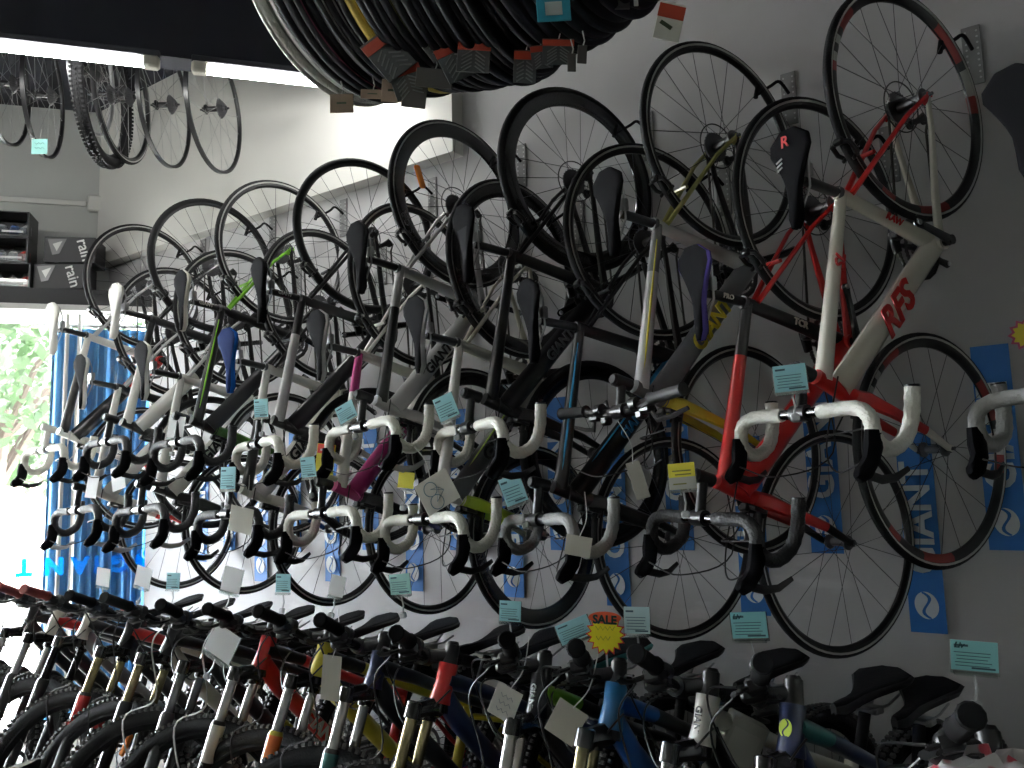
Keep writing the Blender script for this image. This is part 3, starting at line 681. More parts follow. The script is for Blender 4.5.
def hook(P, phi, lab):
    o = bpy.data.objects.new('wall_hook', None); COL.objects.link(o)
    a = radians(phi - 34.22); into = Vector((sin(a), cos(a), 0)); q = Vector(P) + (into * .69 + Vector((0, 0, .72))).normalized() * (RR * 1.07 - .03)
    o.location = (q.x + .06, 0, q.z); tag(o, lab, 'hook', 'perforated steel hooks holding the rear wheels')
    b = MB(); b.box((.0, -.004, 0), (.055, .006, .2), None, 0, .002); link('back_plate', b.mesh('back_plate'), [mat((.2, .2, .2), .6, .2)], o)
    b = MB()
    for k in range(9):
        for s in (-1, 1): b.tube([(s * .016, -.0065, -.08 + k * .02), (s * .016, -.009, -.08 + k * .02)], .0035, 6)
    link('rivet', b.mesh('rivet'), [mat((.4, .4, .4), .4)], o)['kind'] = 'stuff'
    b = MB(); l = q - o.location
    b.tube(bez([Vector((0, -.006, .02)), Vector((l.x * .3, l.y * .5, .05)), l + into * .04 + Vector((0, 0, .035)), l + Vector((0, 0, -.02)) - into * .04], 5), .006, 8); b.tube([l - into * .045 + Vector((0, 0, -.03)), l - into * .03 + Vector((0, 0, .02))], [.009, .008], 8)
    link('hook_arm', b.mesh('hook_arm'), [MATTE], o)
for i, (r, f, ph, st, lab) in enumerate(HI):
    road_bike(i, (r[0], -.32, r[1]), (f[0], -.32, f[1]), ph, st, lab); hook((r[0], -.32, r[1]), ph, 'steel wall hook holding up the ' + lab.split(' with')[0].split(',')[0])
for i, (r, f, ph, st, lab) in enumerate(LO):
    road_bike(i, (r[0], -.32, r[1]), (f[0], -.32, f[1]), ph, st, lab); hook((r[0], -.32, r[1]), ph, 'steel wall hook holding up the ' + lab.split(' with')[0].split(',')[0])

# ------------------------------------------------------------------ mountain bikes on the floor
BBm = Vector((.435, 0, .32)); SCm = Vector((.335, 0, .645)); HTm = Vector((.8408, 0, .908)); HBm = Vector((.872, 0, .822)); FHm = Vector((1.09, 0, RM)); AXm = (HTm - HBm).normalized()
def mtb_frame(fat=.86):
    b = MB(); ht = HTm * .6 + HBm * .4; hb = HBm * .8 + HTm * .2
    b.tube([SCm, SCm.lerp(ht, .35) - Vector((0, 0, .006)), SCm.lerp(ht, .75) + Vector((0, 0, .004)), ht], [.016, .018, .021, .026], 12, [0, 0, 7], sq=(1.15, .9))
    b.tube([hb, hb.lerp(BBm, .15) + Vector((.01, 0, -.006)), hb.lerp(BBm, .6), BBm], [.03 * fat, .03 * fat, .028 * fat, .03], 12, [1, 1, 2], sq=(1, 1.1))
    b.tube([BBm, BBm.lerp(SCm, .5), SCm, SCm + (SCm - BBm) * .08], [.026, .018, .017, .017], 12, 3)
    b.tube([HTm + AXm * .004, HTm, HTm.lerp(HBm, .5), HBm, HBm - AXm * .006], [.026, .027, .0245, .03, .03], 14, 6)
    b.tube([BBm + Vector((0, -.038, 0)), BBm + Vector((0, .038, 0))], .025, 14, 2)
    for s in (-1, 1):
        dz = Vector((0, s * .068, RM))
        b.tube([BBm + Vector((-.02, s * .022, 0)), Vector((.3, s * .042, RM - .03)), Vector((.12, s * .062, RM - .005)), dz], [.014, .011, .01, .009], 8, 5)
        b.tube([SCm + Vector((-.008, s * .012, -.04)), Vector((.22, s * .036, .575)), Vector((.08, s * .058, .42)), dz], [.01, .0095, .009, .009], 8, 4)
        b.tube([dz + Vector((.03, 0, .02)), dz, dz + Vector((-.006, 0, -.02))], [.008, .013, .008], 6, 4, sq=(.5, 1))
    return b.mesh('frame')
LEG0 = HBm - AXm * .02 + Vector((.045, 0, .0)); 
def crown_mesh():
    b = MB(); c = HBm - AXm * .012
    b.tube([c + AXm * .01, c - AXm * .015], [.026, .028], 12)
    for s in (-1, 1):
        b.tube([c, c + Vector((.018, s * .035, -.004)), LEG0 + Vector((-.006, s * .058, .0))], [.022, .019, .017], 8, 0, sq=(1, 1.2))
        b.tube([LEG0 + Vector((0, s * .062, 0)) + AXm * .022, LEG0 + Vector((0, s * .062, 0)) + AXm * .018, LEG0 + Vector((0, s * .062, 0)) - AXm * .02], [.016, .0225, .0225], 12)
    return b.mesh('fork_crown')
LD = (FHm - LEG0).normalized()
def stan_mesh(s):
    b = MB(); a = LEG0 + Vector((0, s * .062, 0)) - AXm * .018; b.tube([a, a + LD * .13], .0158, 12); return b.mesh('stanchion')
def lower_mesh():
    b = MB()
    for s in (-1, 1):
        a = LEG0 + Vector((0, s * .062, 0)) + LD * .14; e = FHm + Vector((0, s * .058, 0))
        b.tube([a, a + LD * .012, a.lerp(e, .35), a.lerp(e, .85), e, e + LD * .02], [.02, .0235, .0215, .019, .017, .01], 10, [0, 1, 0, 0, 0])
    a1, a2 = LEG0 + Vector((0, .062, 0)) + LD * .165, LEG0 + Vector((0, -.062, 0)) + LD * .165; up = -LD * .045 + Vector((.025, 0, 0))
    b.tube(bez([a1, a1 + up * .8 + Vector((0, -.02, 0)), (a1 + a2) / 2 + up * 1.3, a2 + up * .8 + Vector((0, .02, 0)), a2], 4), .0105, 8)
    return b.mesh('fork_lower')
STAm = HTm + AXm * .026; MBC = STAm + Vector((.072, 0, .006)); MW, MRISE, MBACK = .66, .012, .035
PCm = Vector((.222, 0, .885))
ME.update(mframe=mtb_frame(), crown=crown_mesh(), stanL=stan_mesh(1), stanR=stan_mesh(-1), lower=lower_mesh(), mstem=stem_mesh(STAm, MBC, .018), mbar=flat_bar(MBC, MW, MRISE, MBACK),
          mpost=seatpost_mesh(SCm + (SCm - BBm) * .07, PCm, .015), mchain=chain_mesh(BBm - Vector((0, 0, RM)), .075), mfd=fmech_mesh(BBm))
for s, k in ((1, 'L'), (-1, 'R')):
    ME['mgrip' + k] = grip_mesh(MBC, MW, s, MRISE, MBACK); ME['mlev' + k] = flat_lever(MBC, MW, s, MRISE, MBACK); ME['mshift' + k] = shifter_mesh(MBC, MW, s, MRISE, MBACK)
c = MBC
ME['mcab1'] = cable_mesh([[c + Vector((.02, .2, -.0)), c + Vector((.09, .08, .02)), c + Vector((.1, -.02, -.06)), c + Vector((.05, -.05, -.16)), HBm + Vector((-.03, -.03, .02))]], .0026)
ME['mcab2'] = cable_mesh([[c + Vector((.02, -.2, -.0)), c + Vector((.1, -.09, .0)), c + Vector((.09, .01, -.08)), c + Vector((.04, .045, -.17)), HBm + Vector((-.04, .03, .02))]], .0026)
ME['mcab3'] = cable_mesh([[c + Vector((.03, .17, -.01)), c + Vector((.1, .12, -.06)), c + Vector((.1, .09, -.22)), FHm + Vector((.03, .075, .32)), FHm + Vector((-.02, .07, .1))]], .0026)
HEADP = dict()
def mtb(pos, az, steer, lean, st, label, group='mountain bikes parked in a row under the hanging bikes', by='crown'):
    a = az - 34.22; X = Vector((sin(radians(a)), cos(radians(a)), 0)); M = frameM(X, (0, 0, 1), (0, 0, 0)) @ Matrix.Rotation(radians(lean), 4, 'X')
    SM = T(HBm) @ Matrix.Rotation(radians(-steer), 4, AXm) @ T(-HBm)
    ref = {'crown': SM @ (LEG0 + Vector((0, .062, .0)) + AXm * .02), 'head': HTm, 'saddle': Vector((.22, 0, .95))}[by]
    off = M @ ref; M.translation = Vector((pos[0] - off.x, pos[1] - off.y, FLR))
    root = bpy.data.objects.new('mountain_bicycle', None); COL.objects.link(root); root.matrix_basis = M; root.empty_display_size = .1; tag(root, label, 'bicycle', group)
    fr = link('frame', ME['mframe'], [paint(k) for k in st['frame']], root)
    fk = link('fork', ME['crown'], [BLKG if not st.get('crown') else paint(st['crown'])], root, SM)
    for k in 'LR': link('stanchion', ME['stan' + k], [mat(NAMED[st['leg']], .25, .7)], fk)
    link('fork_lower', ME['lower'], [paint(st['low']), paint(st.get('band', st['low']))], fk)
    fw = put_wheel(root, 'front_wheel', SM @ T(FHm), 'mtb', 'mtb', False, nsp=20, rimm=[MATTE], disc=True, smat=SPK, spin=random.uniform(0, 1))
    rw = put_wheel(root, 'rear_wheel', T(0, 0, RM), 'mtb', 'mtb', True, nsp=20, rimm=[MATTE], disc=True, spin=random.uniform(0, 1))
    link('stem', ME['mstem'], [BLK], root, SM); hb = link('handlebar', ME['mbar'], [MATTE], root, SM)
    for k in 'LR':
        link('grip', ME['mgrip' + k], [MATTE if not st.get('rgrip') else mat((.25, .03, .02), .6)], hb); link('brake_lever', ME['mlev' + k], [BLK], hb); link('gear_shifter', ME['mshift' + k], [BLK], hb)
    for q in (1, 2, 3): link('cable', ME['mcab%d' % q], [CB if q < 3 or not st.get('wcab') else CW], root, SM)
    sd = st.get('sd', .04) + .055; link('seatpost', ME['mpost'], [MATTE, ALUD], root, T(sd * .2, 0, -sd))
    put_saddle(root, T(.205 + sd * .2, 0, .93 - sd), [VINYL, mat(NAMED[st.get('strim', 'black')], .4), VINYL], True)
    link('chainring', ME['ring'], [ALUD], root, T(BBm)); ca = random.uniform(0, 6)
    link('crank_arm', ME['armL'], [BLKG, STEEL], root, T(BBm) @ Matrix.Rotation(ca, 4, 'Y')); link('crank_arm', ME['armR'], [BLKG, STEEL], root, T(BBm) @ Matrix.Rotation(ca + pi, 4, 'Y'))
    link('chain', ME['mchain'], [CHAIN], root, T(0, 0, RM)); link('rear_derailleur', ME['rd'], [BLK], root, T(0, 0, RM)); link('front_derailleur', ME['mfd'], [BLK], root)
    d = (BBm - HBm).normalized()
    if 'dt' in st: letter(st['dt'][0], .055, HBm.lerp(BBm, .45) + Vector((0, .029, 0)), d, (0, 1, 0), mat(st['dt'][1], .35), fr, ext=.002, bold=.03)
    if 'ht' in st: letter(st['ht'][0], .022, HTm.lerp(HBm, .5) + Vector((.0262, 0, .0)), -AXm, (.94, 0, .34), mat(st['ht'][1], .35), fr, ext=.002, bold=.02)
    if st.get('badge'): link('emblem', ME['logo'], [mat(NAMED[st['badge']], .4)], fr, frameM((0, 1, 0), (.94, 0, .34), HTm.lerp(HBm, .4) + Vector((.0265, 0, 0))) @ Matrix.Scale(.36, 4))
    for wz, on in ((fw, st.get('refl')), ):
        if on:
            b = MB(); b.box((-.12, .012, .17), (.075, .014, .024), Matrix.Rotation(.9, 3, 'Y'), 0, .006); link('reflector', b.mesh('reflector'), [mat((.95, .25, .02), .25, coat=1)], wz)['label'] = 'orange spoke reflector'
    return root
def F(main, low=None, head=None, acc=None): return [main, low or main, low or main, main, main, main, head or main, acc or main]
MT = [
 ((-4.14, -1.05), dict(frame=F(K), leg='silver', low='dark', rgrip=True), 'black mountain bike cut off at the left edge'),
 ((-3.88, -1.07), dict(frame=F('dark', K, 'cream', R_), leg='silver', low='dark', rgrip=True, badge='red', refl=True), 'dark mountain bike with cream head tube and red grips at the far left'),
 ((-3.64, -1.06), dict(frame=F(K, G_, 'cream', K), leg='dark', low=K, rgrip=True), 'black and white mountain bike with an all black fork'),
 ((-3.24, -1.10), dict(frame=F('cream', K, K, R_), leg='gold', low=K, band=R_), 'pale mountain bike with a red tube section and gold fork legs'),
 ((-2.96, -1.10), dict(frame=F(G_, 'cream', K, K), leg='gold', low=K, refl=True), 'black and cream mountain bike with gold fork legs and an orange reflector'),
 ((-2.67, -1.12), dict(frame=F(K, K, K, K), leg='grey', low=K, wcab=True), 'dark mountain bike with a white tag on its handlebar'),
 ((-2.41, -1.10), dict(frame=F(R_, R_, R_, K), leg='silver', low=K, band=W, wcab=True, dt=('GIANT', 'silver')), 'red mountain bike with silver fork legs'),
 ((-2.15, -1.08), dict(frame=F('yellow', 'yellow', 'yellow', K), leg='silver', low='yellow', band='orange'), 'yellow mountain bike with striped yellow fork lowers'),
 ((-1.86, -1.12), dict(frame=F(K, K, 'navy', K), leg='silver', low=K, band='teal'), 'glossy black mountain bike with silver fork legs and teal bands'),
 ((-1.56, -1.16), dict(frame=F('navy', 'navy', R_, 'navy'), leg='gold', low=K, strim='teal'), 'dark blue mountain bike with red head tube and gold fork legs'),
 ((-1.24, -1.15), dict(frame=F(K, K, K, 'green'), leg='silver', low=K, ht=('GIANT', 'silver')), 'black and green mountain bike with vertical white lettering on its head tube'),
 ((-1.03, -1.15), dict(frame=F(K, BL, 'cyan', BL), leg='gold', low=K, crown=K), 'black mountain bike with bright blue head tube'),
 ((-.81, -1.15), dict(sd=.06, frame=F('cream', K, W, 'cream'), leg='grey', low=K, ht=('GIANT', 'dark')), 'white mountain bike with dark lettering down its head tube'),
 ((-.6, -1.14), dict(sd=.08, frame=F('navy', 'navy', 'navy', 'teal'), leg='dark', low=K, badge='lime'), 'navy and teal mountain bike with a lime badge on its head tube'),
]
for i, (p, st, lab) in enumerate(MT):
    mtb((p[0] * .93, -2.939 + (p[1] + 2.939) * .93), 229 + (i * 7 % 5) * 2 - 4, 60 - (i * 3 % 4) * 2 + (10 if i > 11 else 0), 2 + (i * 5 % 3), st, lab)
mtb((-.16, -1.36), 229, 66, 6, dict(frame=F(K), leg='dark', low=K, refl=True), 'black mountain bike at the right edge, its front wheel carrying an orange reflector', by='head')
mtb((-1.77, -2.19), 272, 0, 2, dict(frame=F(K), leg='dark', low=K), 'bike of which only the black saddle nose shows at the lower left', group=None, by='saddle')

# ------------------------------------------------------------------ spare wheels hanging near the end wall
wd = Vector((-.985, .17, 0))
POLE0, POLE1 = Vector((-2.95, -.45, 3.53)), Vector((-4.45, -1.75, 3.72))
SP = [((-3.14, -.71, 3.2), 'low', False, BLK, 'black rimmed spare wheel without tyre, rightmost of the hanging wheels'), ((-3.41, -.79, 3.27), 'low', False, BLK, 'black spare wheel second from the right, beside the gap between the tube lights'),
      ((-3.55, -.92, 3.3), 'low', True, BLK, 'spare wheel with slick black tyre behind the knobbly one'), ((-3.46, -1.06, 3.23), 'mtb', True, BLK, 'spare wheel with wide knobbly black tyre, hanging lowest'),
      ((-3.72, -.98, 3.45), 'low', False, ALU, 'silver rimmed spare wheel hanging high behind the knobbly tyre'), ((-3.88, -1.12, 3.33), 'low', False, BLK, 'black spare wheel with pale valve paper, left of the knobbly tyre'),
      ((-4.08, -1.2, 3.42), 'low', False, BLK, 'black spare wheel half hidden by the olive rim'), ((-4.02, -1.38, 3.43), 'low', False, mat((.35, .33, .1), .4, .4), 'spare wheel with olive gold rim at the left edge')]
for iw, (p, kind, ty, rm, lab) in enumerate(SP):
    p = tuple(Vector((0, -2.939, 1.42)) + (Vector(p) - Vector((0, -2.939, 1.42))) * 1.09); aw = radians((4, 0, -2, -7, -8, -13, -12, -14)[iw] - 34.22)
    M = frameM((sin(aw), cos(aw), 0), (0, 0, 1), p); root = bpy.data.objects.new('spare_wheel', None); COL.objects.link(root); root.matrix_basis = M
    tag(root, lab, 'wheel', 'spare wheels hung behind the light beam')
    if kind == 'mtb':
        w = link('tyre', ME['tyre_mtb'], [RUB, RUB, RUB], root)
    elif ty: link('tyre', ME['tyre_road'], [RUB, STRIPE], root)
    r = link('rim', ME['rim_mtb' if kind == 'mtb' else 'rim_low'], [rm], root)
    link('hub', ME['hub_r'], [BLK], root); link('cassette', ME['cassette'], [ALUD], root)
    R = RM if kind == 'mtb' else RR
    for p_, e_ in spoke_mats(20, .022, R - (.064 if kind == 'mtb' else .035), .034):
        d = (e_ - p_).normalized(); q = d.to_track_quat('Z', 'Y').to_matrix().to_4x4(); q.translation = p_; L = (e_ - p_).length; key = 'spoke%.4f' % L
        if key not in ME: ME[key] = spoke_unit(L)
        link('spoke', ME[key], [SPKS], r, q)
    b = MB(); q = Vector((0, 0, R - .045)); b.tube(bez([q + Vector((0, 0, -.0)), q + Vector((0, .03, .06)), q + Vector((0, .0, .3)), q + Vector((0, 0, CLG - p[2] - R + .04))], 4), .004, 6); link('hanging_hook', b.mesh('hanging_hook'), [STEEL], root)

# ------------------------------------------------------------------ tyres for sale on a ceiling pole
def sale_tyre(w, R=.345):
    b = MB(); n = 9; prof = []
    for k in range(n): a = pi * (k / (n - 1)) - pi / 2; prof.append((R - w * .55 + w * .55 * cos(a), w / 2 * sin(a) * 1.0))
    prof2 = [(r - .0 if i in (0, n - 1) else r - .004, y * .85) for i, (r, y) in enumerate(prof)]
    prof = [(R - .045, -w * .32)] + prof + [(R - .045, w * .32)]; inner = [(R - .043, w * .27)] + prof2[::-1] + [(R - .043, -w * .27)]
    P = prof + inner; ml = [1 if i in (0, 9) else (2 if i in (1, 8) else (3 if i in (2, 7) else 0)) for i in range(len(prof) - 1)] + [0] * (len(inner) + 1)
    b.ring(P, 72, ml[:len(P)]); return b.mesh('bicycle_tyre')
ST = [sale_tyre(.02), sale_tyre(.026), sale_tyre(.034)]
col = lambda c, r=.55: mat(c, r)
BKT = col((.009, .009, .012), .8); BKT.node_tree.nodes['Principled BSDF'].inputs['Specular IOR Level'].default_value = .25; GRY = col((.22, .22, .21)); WRAP = mat((.5, .5, .46), .35, .2, bump=.9, bscale=50)
n1 = 26
for i in range(38):
    if i < n1: t = i / (n1 - 1); p = Vector((-1.59, -1.43, 2.845)).lerp(Vector((-1.07, -1.33, 2.80)), t)
    else: t = (i - n1) / 11; p = Vector((-1.05, -1.345, 2.81)).lerp(Vector((-.72, -1.39, 2.85)), t)
    k = 2 if i in (5, 8, 12, 14, 20, 30, 34) else (1 if i % 3 else 0)
    ms, lab = [BKT, BKT, BKT], 'plain black bicycle tyre among the tyres hung in a row under the ceiling'
    if i == 0: ms, lab = [WRAP, WRAP, WRAP], 'tyre wrapped in crinkled pale plastic, leftmost of the hanging tyres'
    elif i == 1: ms, lab = [WRAP, GRY, WRAP], 'grey tyre in plastic wrap, second of the hanging tyres from the left'
    elif i in (2, 3): ms, lab = [GRY, GRY, col((.45, .45, .42))], ('pale grey slick tyre just right of the plastic-wrapped pair' if i == 2 else 'grey slick tyre bordering the first black tyres')
    elif i in (6, 7): ms, lab = [BKT, BKT, col((.16, .03, .06))], ('black tyre with dull red sidewall line, left one of two' if i == 6 else 'black tyre with dull red sidewall line, right one of two')
    elif i in (9, 10): ms, lab = [BKT, BKT, STRIPE], ('black tyre with thin white line, between red-lined and yellow tyres' if i == 9 else 'black tyre with white line just left of the yellow tyre')
    elif i == 12: ms, lab = [col((.42, .31, .04)), col((.55, .4, .04)), col((.55, .4, .04))], 'mustard yellow tyre, the brightest in the row'
    elif i == 14: ms, lab = [BKT, col((.3, .22, .06)), col((.3, .22, .06))], 'black tyre with tan sidewall next to the mustard one'
    elif i == 16: ms, lab = [BKT, BKT, col((.03, .07, .2))], 'black tyre with a blue sidewall line'
    elif i == 17: ms, lab = [BKT, BKT, col((.2, .2, .08))], 'black tyre with an olive sidewall line'
    elif i == 20: ms, lab = [BKT, BKT, STRIPE], 'wide black tyre with one thin white line near the middle of the row'
    elif i == 24: ms, lab = [BKT, BKT, STRIPE], 'black tyre with a faint white line right of the middle of the row'
    ms = ms + [ms[2] if i in (0, 1, 2, 3, 12, 14) else BKT]
    p = p + Vector((0, random.uniform(-.012, .012), random.uniform(-.01, .01)))
    M = frameM((0, -1, 0), (0, 0, 1), p) @ Matrix.Rotation(random.uniform(-.03, .03), 4, 'Z') @ Matrix.Rotation(random.uniform(0, 6), 4, 'Y')
    o = link('bicycle_tyre', ST[k], ms, None, M); tag(o, lab, 'tyre', 'bicycle tyres hung in a row under the ceiling')
rk = bpy.data.objects.new('tyre_rack', None); COL.objects.link(rk); rk.location = (-1.2, -1.38, 3.1); tag(rk, 'dark ceiling pole from which the row of tyres hangs', 'rack')
b = MB(); b.tube([Vector((-.5, -.06, .02)), Vector((.5, .0, .04))], .014, 10); link('pole', b.mesh('pole'), [MATTE], rk)
for x in (-.47, .46):
    b = MB(); b.tube([Vector((x, -.03, .02)), Vector((x, -.03, CLG - 3.1))], .01, 8); link('hanger_rod', b.mesh('hanger_rod'), [MATTE], rk)

# tags hanging under the tyres
def tread_tag(p, w, h, rot, kind, label):
    o = bpy.data.objects.new('tyre_tag', None); COL.objects.link(o); o.matrix_basis = frameM((.82, .57, 0), (0, 0, 1), p) @ Matrix.Rotation(radians(rot), 4, 'Y')
    tag(o, label, 'tag', 'card tags hanging under the tyres')
    base = {'t': (.05, .055, .055), 'b': (.28, .2, .14), 'c': (.02, .24, .34), 'w': (.62, .63, .58), 'g': (.07, .065, .06)}[kind]
    b = MB(); b.box((0, 0, -h / 2), (w, .003, h), None, 0, .001)
    if kind == 't':
        for k in range(5):
            z = -h * .42 - k * h * .12
            for s in (-1, 1): b.box((s * w * .2, -.0022, z), (w * .36, .0014, h * .035), Matrix.Rotation(s * .6, 3, 'Y'), 2)
        b.box((0, -.0024, -h * .18), (w, .0016, h * .24), None, 1)
    elif kind == 'c':
        b.box((0, -.0024, -h * .72), (w * .5, .0016, h * .3), None, 2)
    elif kind == 'w':
        b.box((0, -.0024, -h * .25), (w, .0016, h * .35), None, 1); b.box((-w * .1, -.0024, -h * .62), (w * .5, .0016, h * .1), Matrix.Rotation(.4, 3, 'Y'), 3)
    elif kind == 'b': b.box((0, -.0024, -h * .5), (w * .4, .0016, h * .08), None, 3)
    link('card', b.mesh('card', False), [mat(base, .4, coat=.3), mat((.38, .045, .02), .4), mat((.14, .15, .15) if kind == 't' else (.5, .52, .5), .4), mat((.05, .08, .04), .5)], o)
    b = MB(); b.tube([(0, 0, -.006), (.004, 0, .012), (-.002, .0, .035)], .0016, 5); link('string', b.mesh('string'), [mat((.5, .5, .5), .5)], o)
TG = [((-1.46, -1.53, 2.43), .06, .05, 0, 'b', 'brown card tag, leftmost under the tyres'), ((-1.38, -1.50, 2.43), .06, .025, 3, 'b', 'brown card tag mostly hidden, second from the left'), ((-1.31, -1.5, 2.435), .055, .06, 4, 'b', 'brown card tag beside the black chevron tags'),
      ((-1.33, -1.55, 2.53), .085, .12, -38, 't', 'black tag with chevrons and orange band, most tilted on the left'), ((-1.28, -1.5, 2.46), .08, .085, -18, 't', 'chevron tag half covered under the tilted one'), ((-1.25, -1.48, 2.43), .06, .08, 8, 'g', 'dark grey tag hanging lowest in the left bunch'),
      ((-1.23, -1.5, 2.58), .085, .13, -35, 't', 'black chevron tag with a bright red band, tilted, in the middle bunch'), ((-1.17, -1.46, 2.5), .08, .1, -25, 't', 'chevron tag with red band, right in the middle bunch'), ((-1.2, -1.47, 2.44), .09, .05, 6, 'g', 'dark tag catching the lamp light at its lower edge'), ((-1.1, -1.44, 2.49), .08, .08, 5, 't', 'red and grey tag at the right end of the middle bunch'),
      ((-1.0, -1.37, 2.465), .055, .085, 4, 't', 'small red topped tag hanging alone right of the bunches'), ((-.965, -1.36, 2.47), .05, .06, -5, 't', 'small grey tag between two red topped tags'), ((-.92, -1.35, 2.475), .075, .065, 2, 't', 'wide red topped tag ending at the pale wall'),
      ((-.88, -1.36, 2.42), .02, .045, 2, 'g', 'tiny narrow grey tag under the tyres'), ((-.85, -1.36, 2.43), .022, .045, 5, 'g', 'tiny dark tag right of the narrow one'), ((-.76, -1.33, 2.55), .035, .05, 0, 'g', 'small dark square tag near the right end of the tyres'), ((-.725, -1.33, 2.555), .01, .06, 0, 'w', 'thin white strip tag near the right end of the tyres'),
      ((-.71, -1.73, 2.345), .062, .085, -2, 'c', 'bright blue card with a small white sticker hanging over the tyres'), ((-.60, -1.42, 2.41), .055, .085, 15, 'w', 'red and white glossy tag hanging alone right of the tyres')]
for t_ in TG: tread_tag(*t_)

# ------------------------------------------------------------------ price cards and tags
CC = dict(cy=(.34, .68, .74), gc=(.36, .68, .62), pc=(.5, .7, .72), liv=(.32, .74, .76), wh=(.85, .87, .88), wt=(.5, .5, .45), be=(.38, .37, .31), bn=(.32, .31, .27), ye=(.75, .68, .06), yl=(.75, .68, .05), ry=(.8, .7, .05), bk=(.45, .44, .38), sale=(.85, .75, .02))
CARDS = [
('cy',(-0.565,-0.880,1.671),0.078,0.067,-3,'cyan price card above the white handlebar of the white and red bike'),('ye',(-0.864,-0.880,1.438),0.070,0.069,-3,'yellow and grey price card above the red bike\'s black handlebar'),
('cy',(-1.428,-0.850,1.413),0.072,0.086,-18,'tilted cyan card on the grey taped handlebar in the middle'),('cy',(-1.685,-0.850,1.688),0.072,0.079,-20,'tilted pale cyan card above the black road bike\'s white bars'),
('cy',(-2.145,-0.850,1.706),0.076,0.065,-25,'tilted cyan card above the silver bike\'s white bars'),('cy',(-2.613,-0.850,1.757),0.064,0.071,0,'small cyan card left of the magenta frame'),
('cy',(-2.309,-0.880,1.515),0.061,0.073,-3,'cyan card just left of the red and yellow card'),('ry',(-2.307,-0.800,1.534),0.080,0.134,8,'rounded red and yellow card among the handlebars'),
('cy',(-2.771,-0.880,1.489),0.071,0.087,0,'pale cyan card on the black bars left of the middle'),('wh',(-3.170,-0.850,1.718),0.087,0.094,10,'white card above the black bars beside the green-edged frame'),
('wh',(-3.606,-0.850,1.513),0.078,0.109,-15,'white card between the white bars near the curtain'),('wh',(-3.823,-0.850,1.478),0.069,0.103,5,'white card left of another, near the curtain edge'),
('be',(-2.661,-0.900,1.326),0.107,0.100,12,'beige square card hanging under the black bars on the left'),('bk',(-1.671,-0.920,1.413),0.125,0.107,-28,'pale card printed with a bicycle outline'),
('yl',(-1.853,-0.860,1.455),0.060,0.054,8,'small yellow card beside the card with a bicycle outline'),('bn',(-1.007,-0.850,1.431),0.040,0.106,-14,'narrow pale card hanging left of the yellow and grey card'),
('be',(-1.148,-0.950,1.256),0.074,0.055,10,'small beige card low in the middle under the grey bars'),('wh',(-3.614,-0.900,1.076),0.077,0.080,8,'white card above the floor bikes, leftmost'),
('wh',(-3.304,-0.900,1.088),0.083,0.085,15,'white card above the floor bikes, second from the left'),('cy',(-3.090,-0.900,1.080),0.066,0.065,0,'cyan card above the floor bikes, leftmost cyan one'),
('wh',(-2.710,-0.900,1.099),0.089,0.092,12,'white leaning card in glare above the floor bikes'),('cy',(-2.417,-0.900,1.099),0.063,0.065,0,'cyan card below the leftmost clear blue banner end'),
('wh',(-2.139,-0.900,1.101),0.057,0.069,12,'white leaning card under the large low wheel left of middle'),('gc',(-1.849,-0.900,1.119),0.074,0.065,-5,'green-blue card above the upturned grip left of middle'),
('cy',(-1.416,-0.900,1.059),0.067,0.059,2,'cyan card standing over the middle of the floor bikes'),('cy',(-1.200,-0.900,1.021),0.100,0.056,-22,'slanting cyan card left of the sale sign'),
('pc',(-1.005,-0.900,1.060),0.069,0.069,0,'pale blue card right behind the sale sign'),('liv',(-0.701,-0.900,1.068),0.085,0.064,-3,'cyan printed card above the white bike\'s upright grip'),
('liv',(-0.206,-1.000,1.056),0.085,0.059,3,'cyan printed card at the right above the last floor bike'),('wh',(-2.222,-1.300,0.970),0.105,0.092,28,'blank pale tag hanging by a string before the dark bikes on the left'),
('be',(-1.743,-1.300,0.915),0.060,0.121,5,'curled beige tag hanging in front of the yellow frame'),('wt',(-1.160,-1.300,0.918),0.067,0.080,25,'handwritten pale tag hanging right of the red head tube'),
('be',(-0.994,-1.300,0.897),0.073,0.080,30,'large blank beige tag left of the blue head tube')]
CLR = clear_mat(.7)
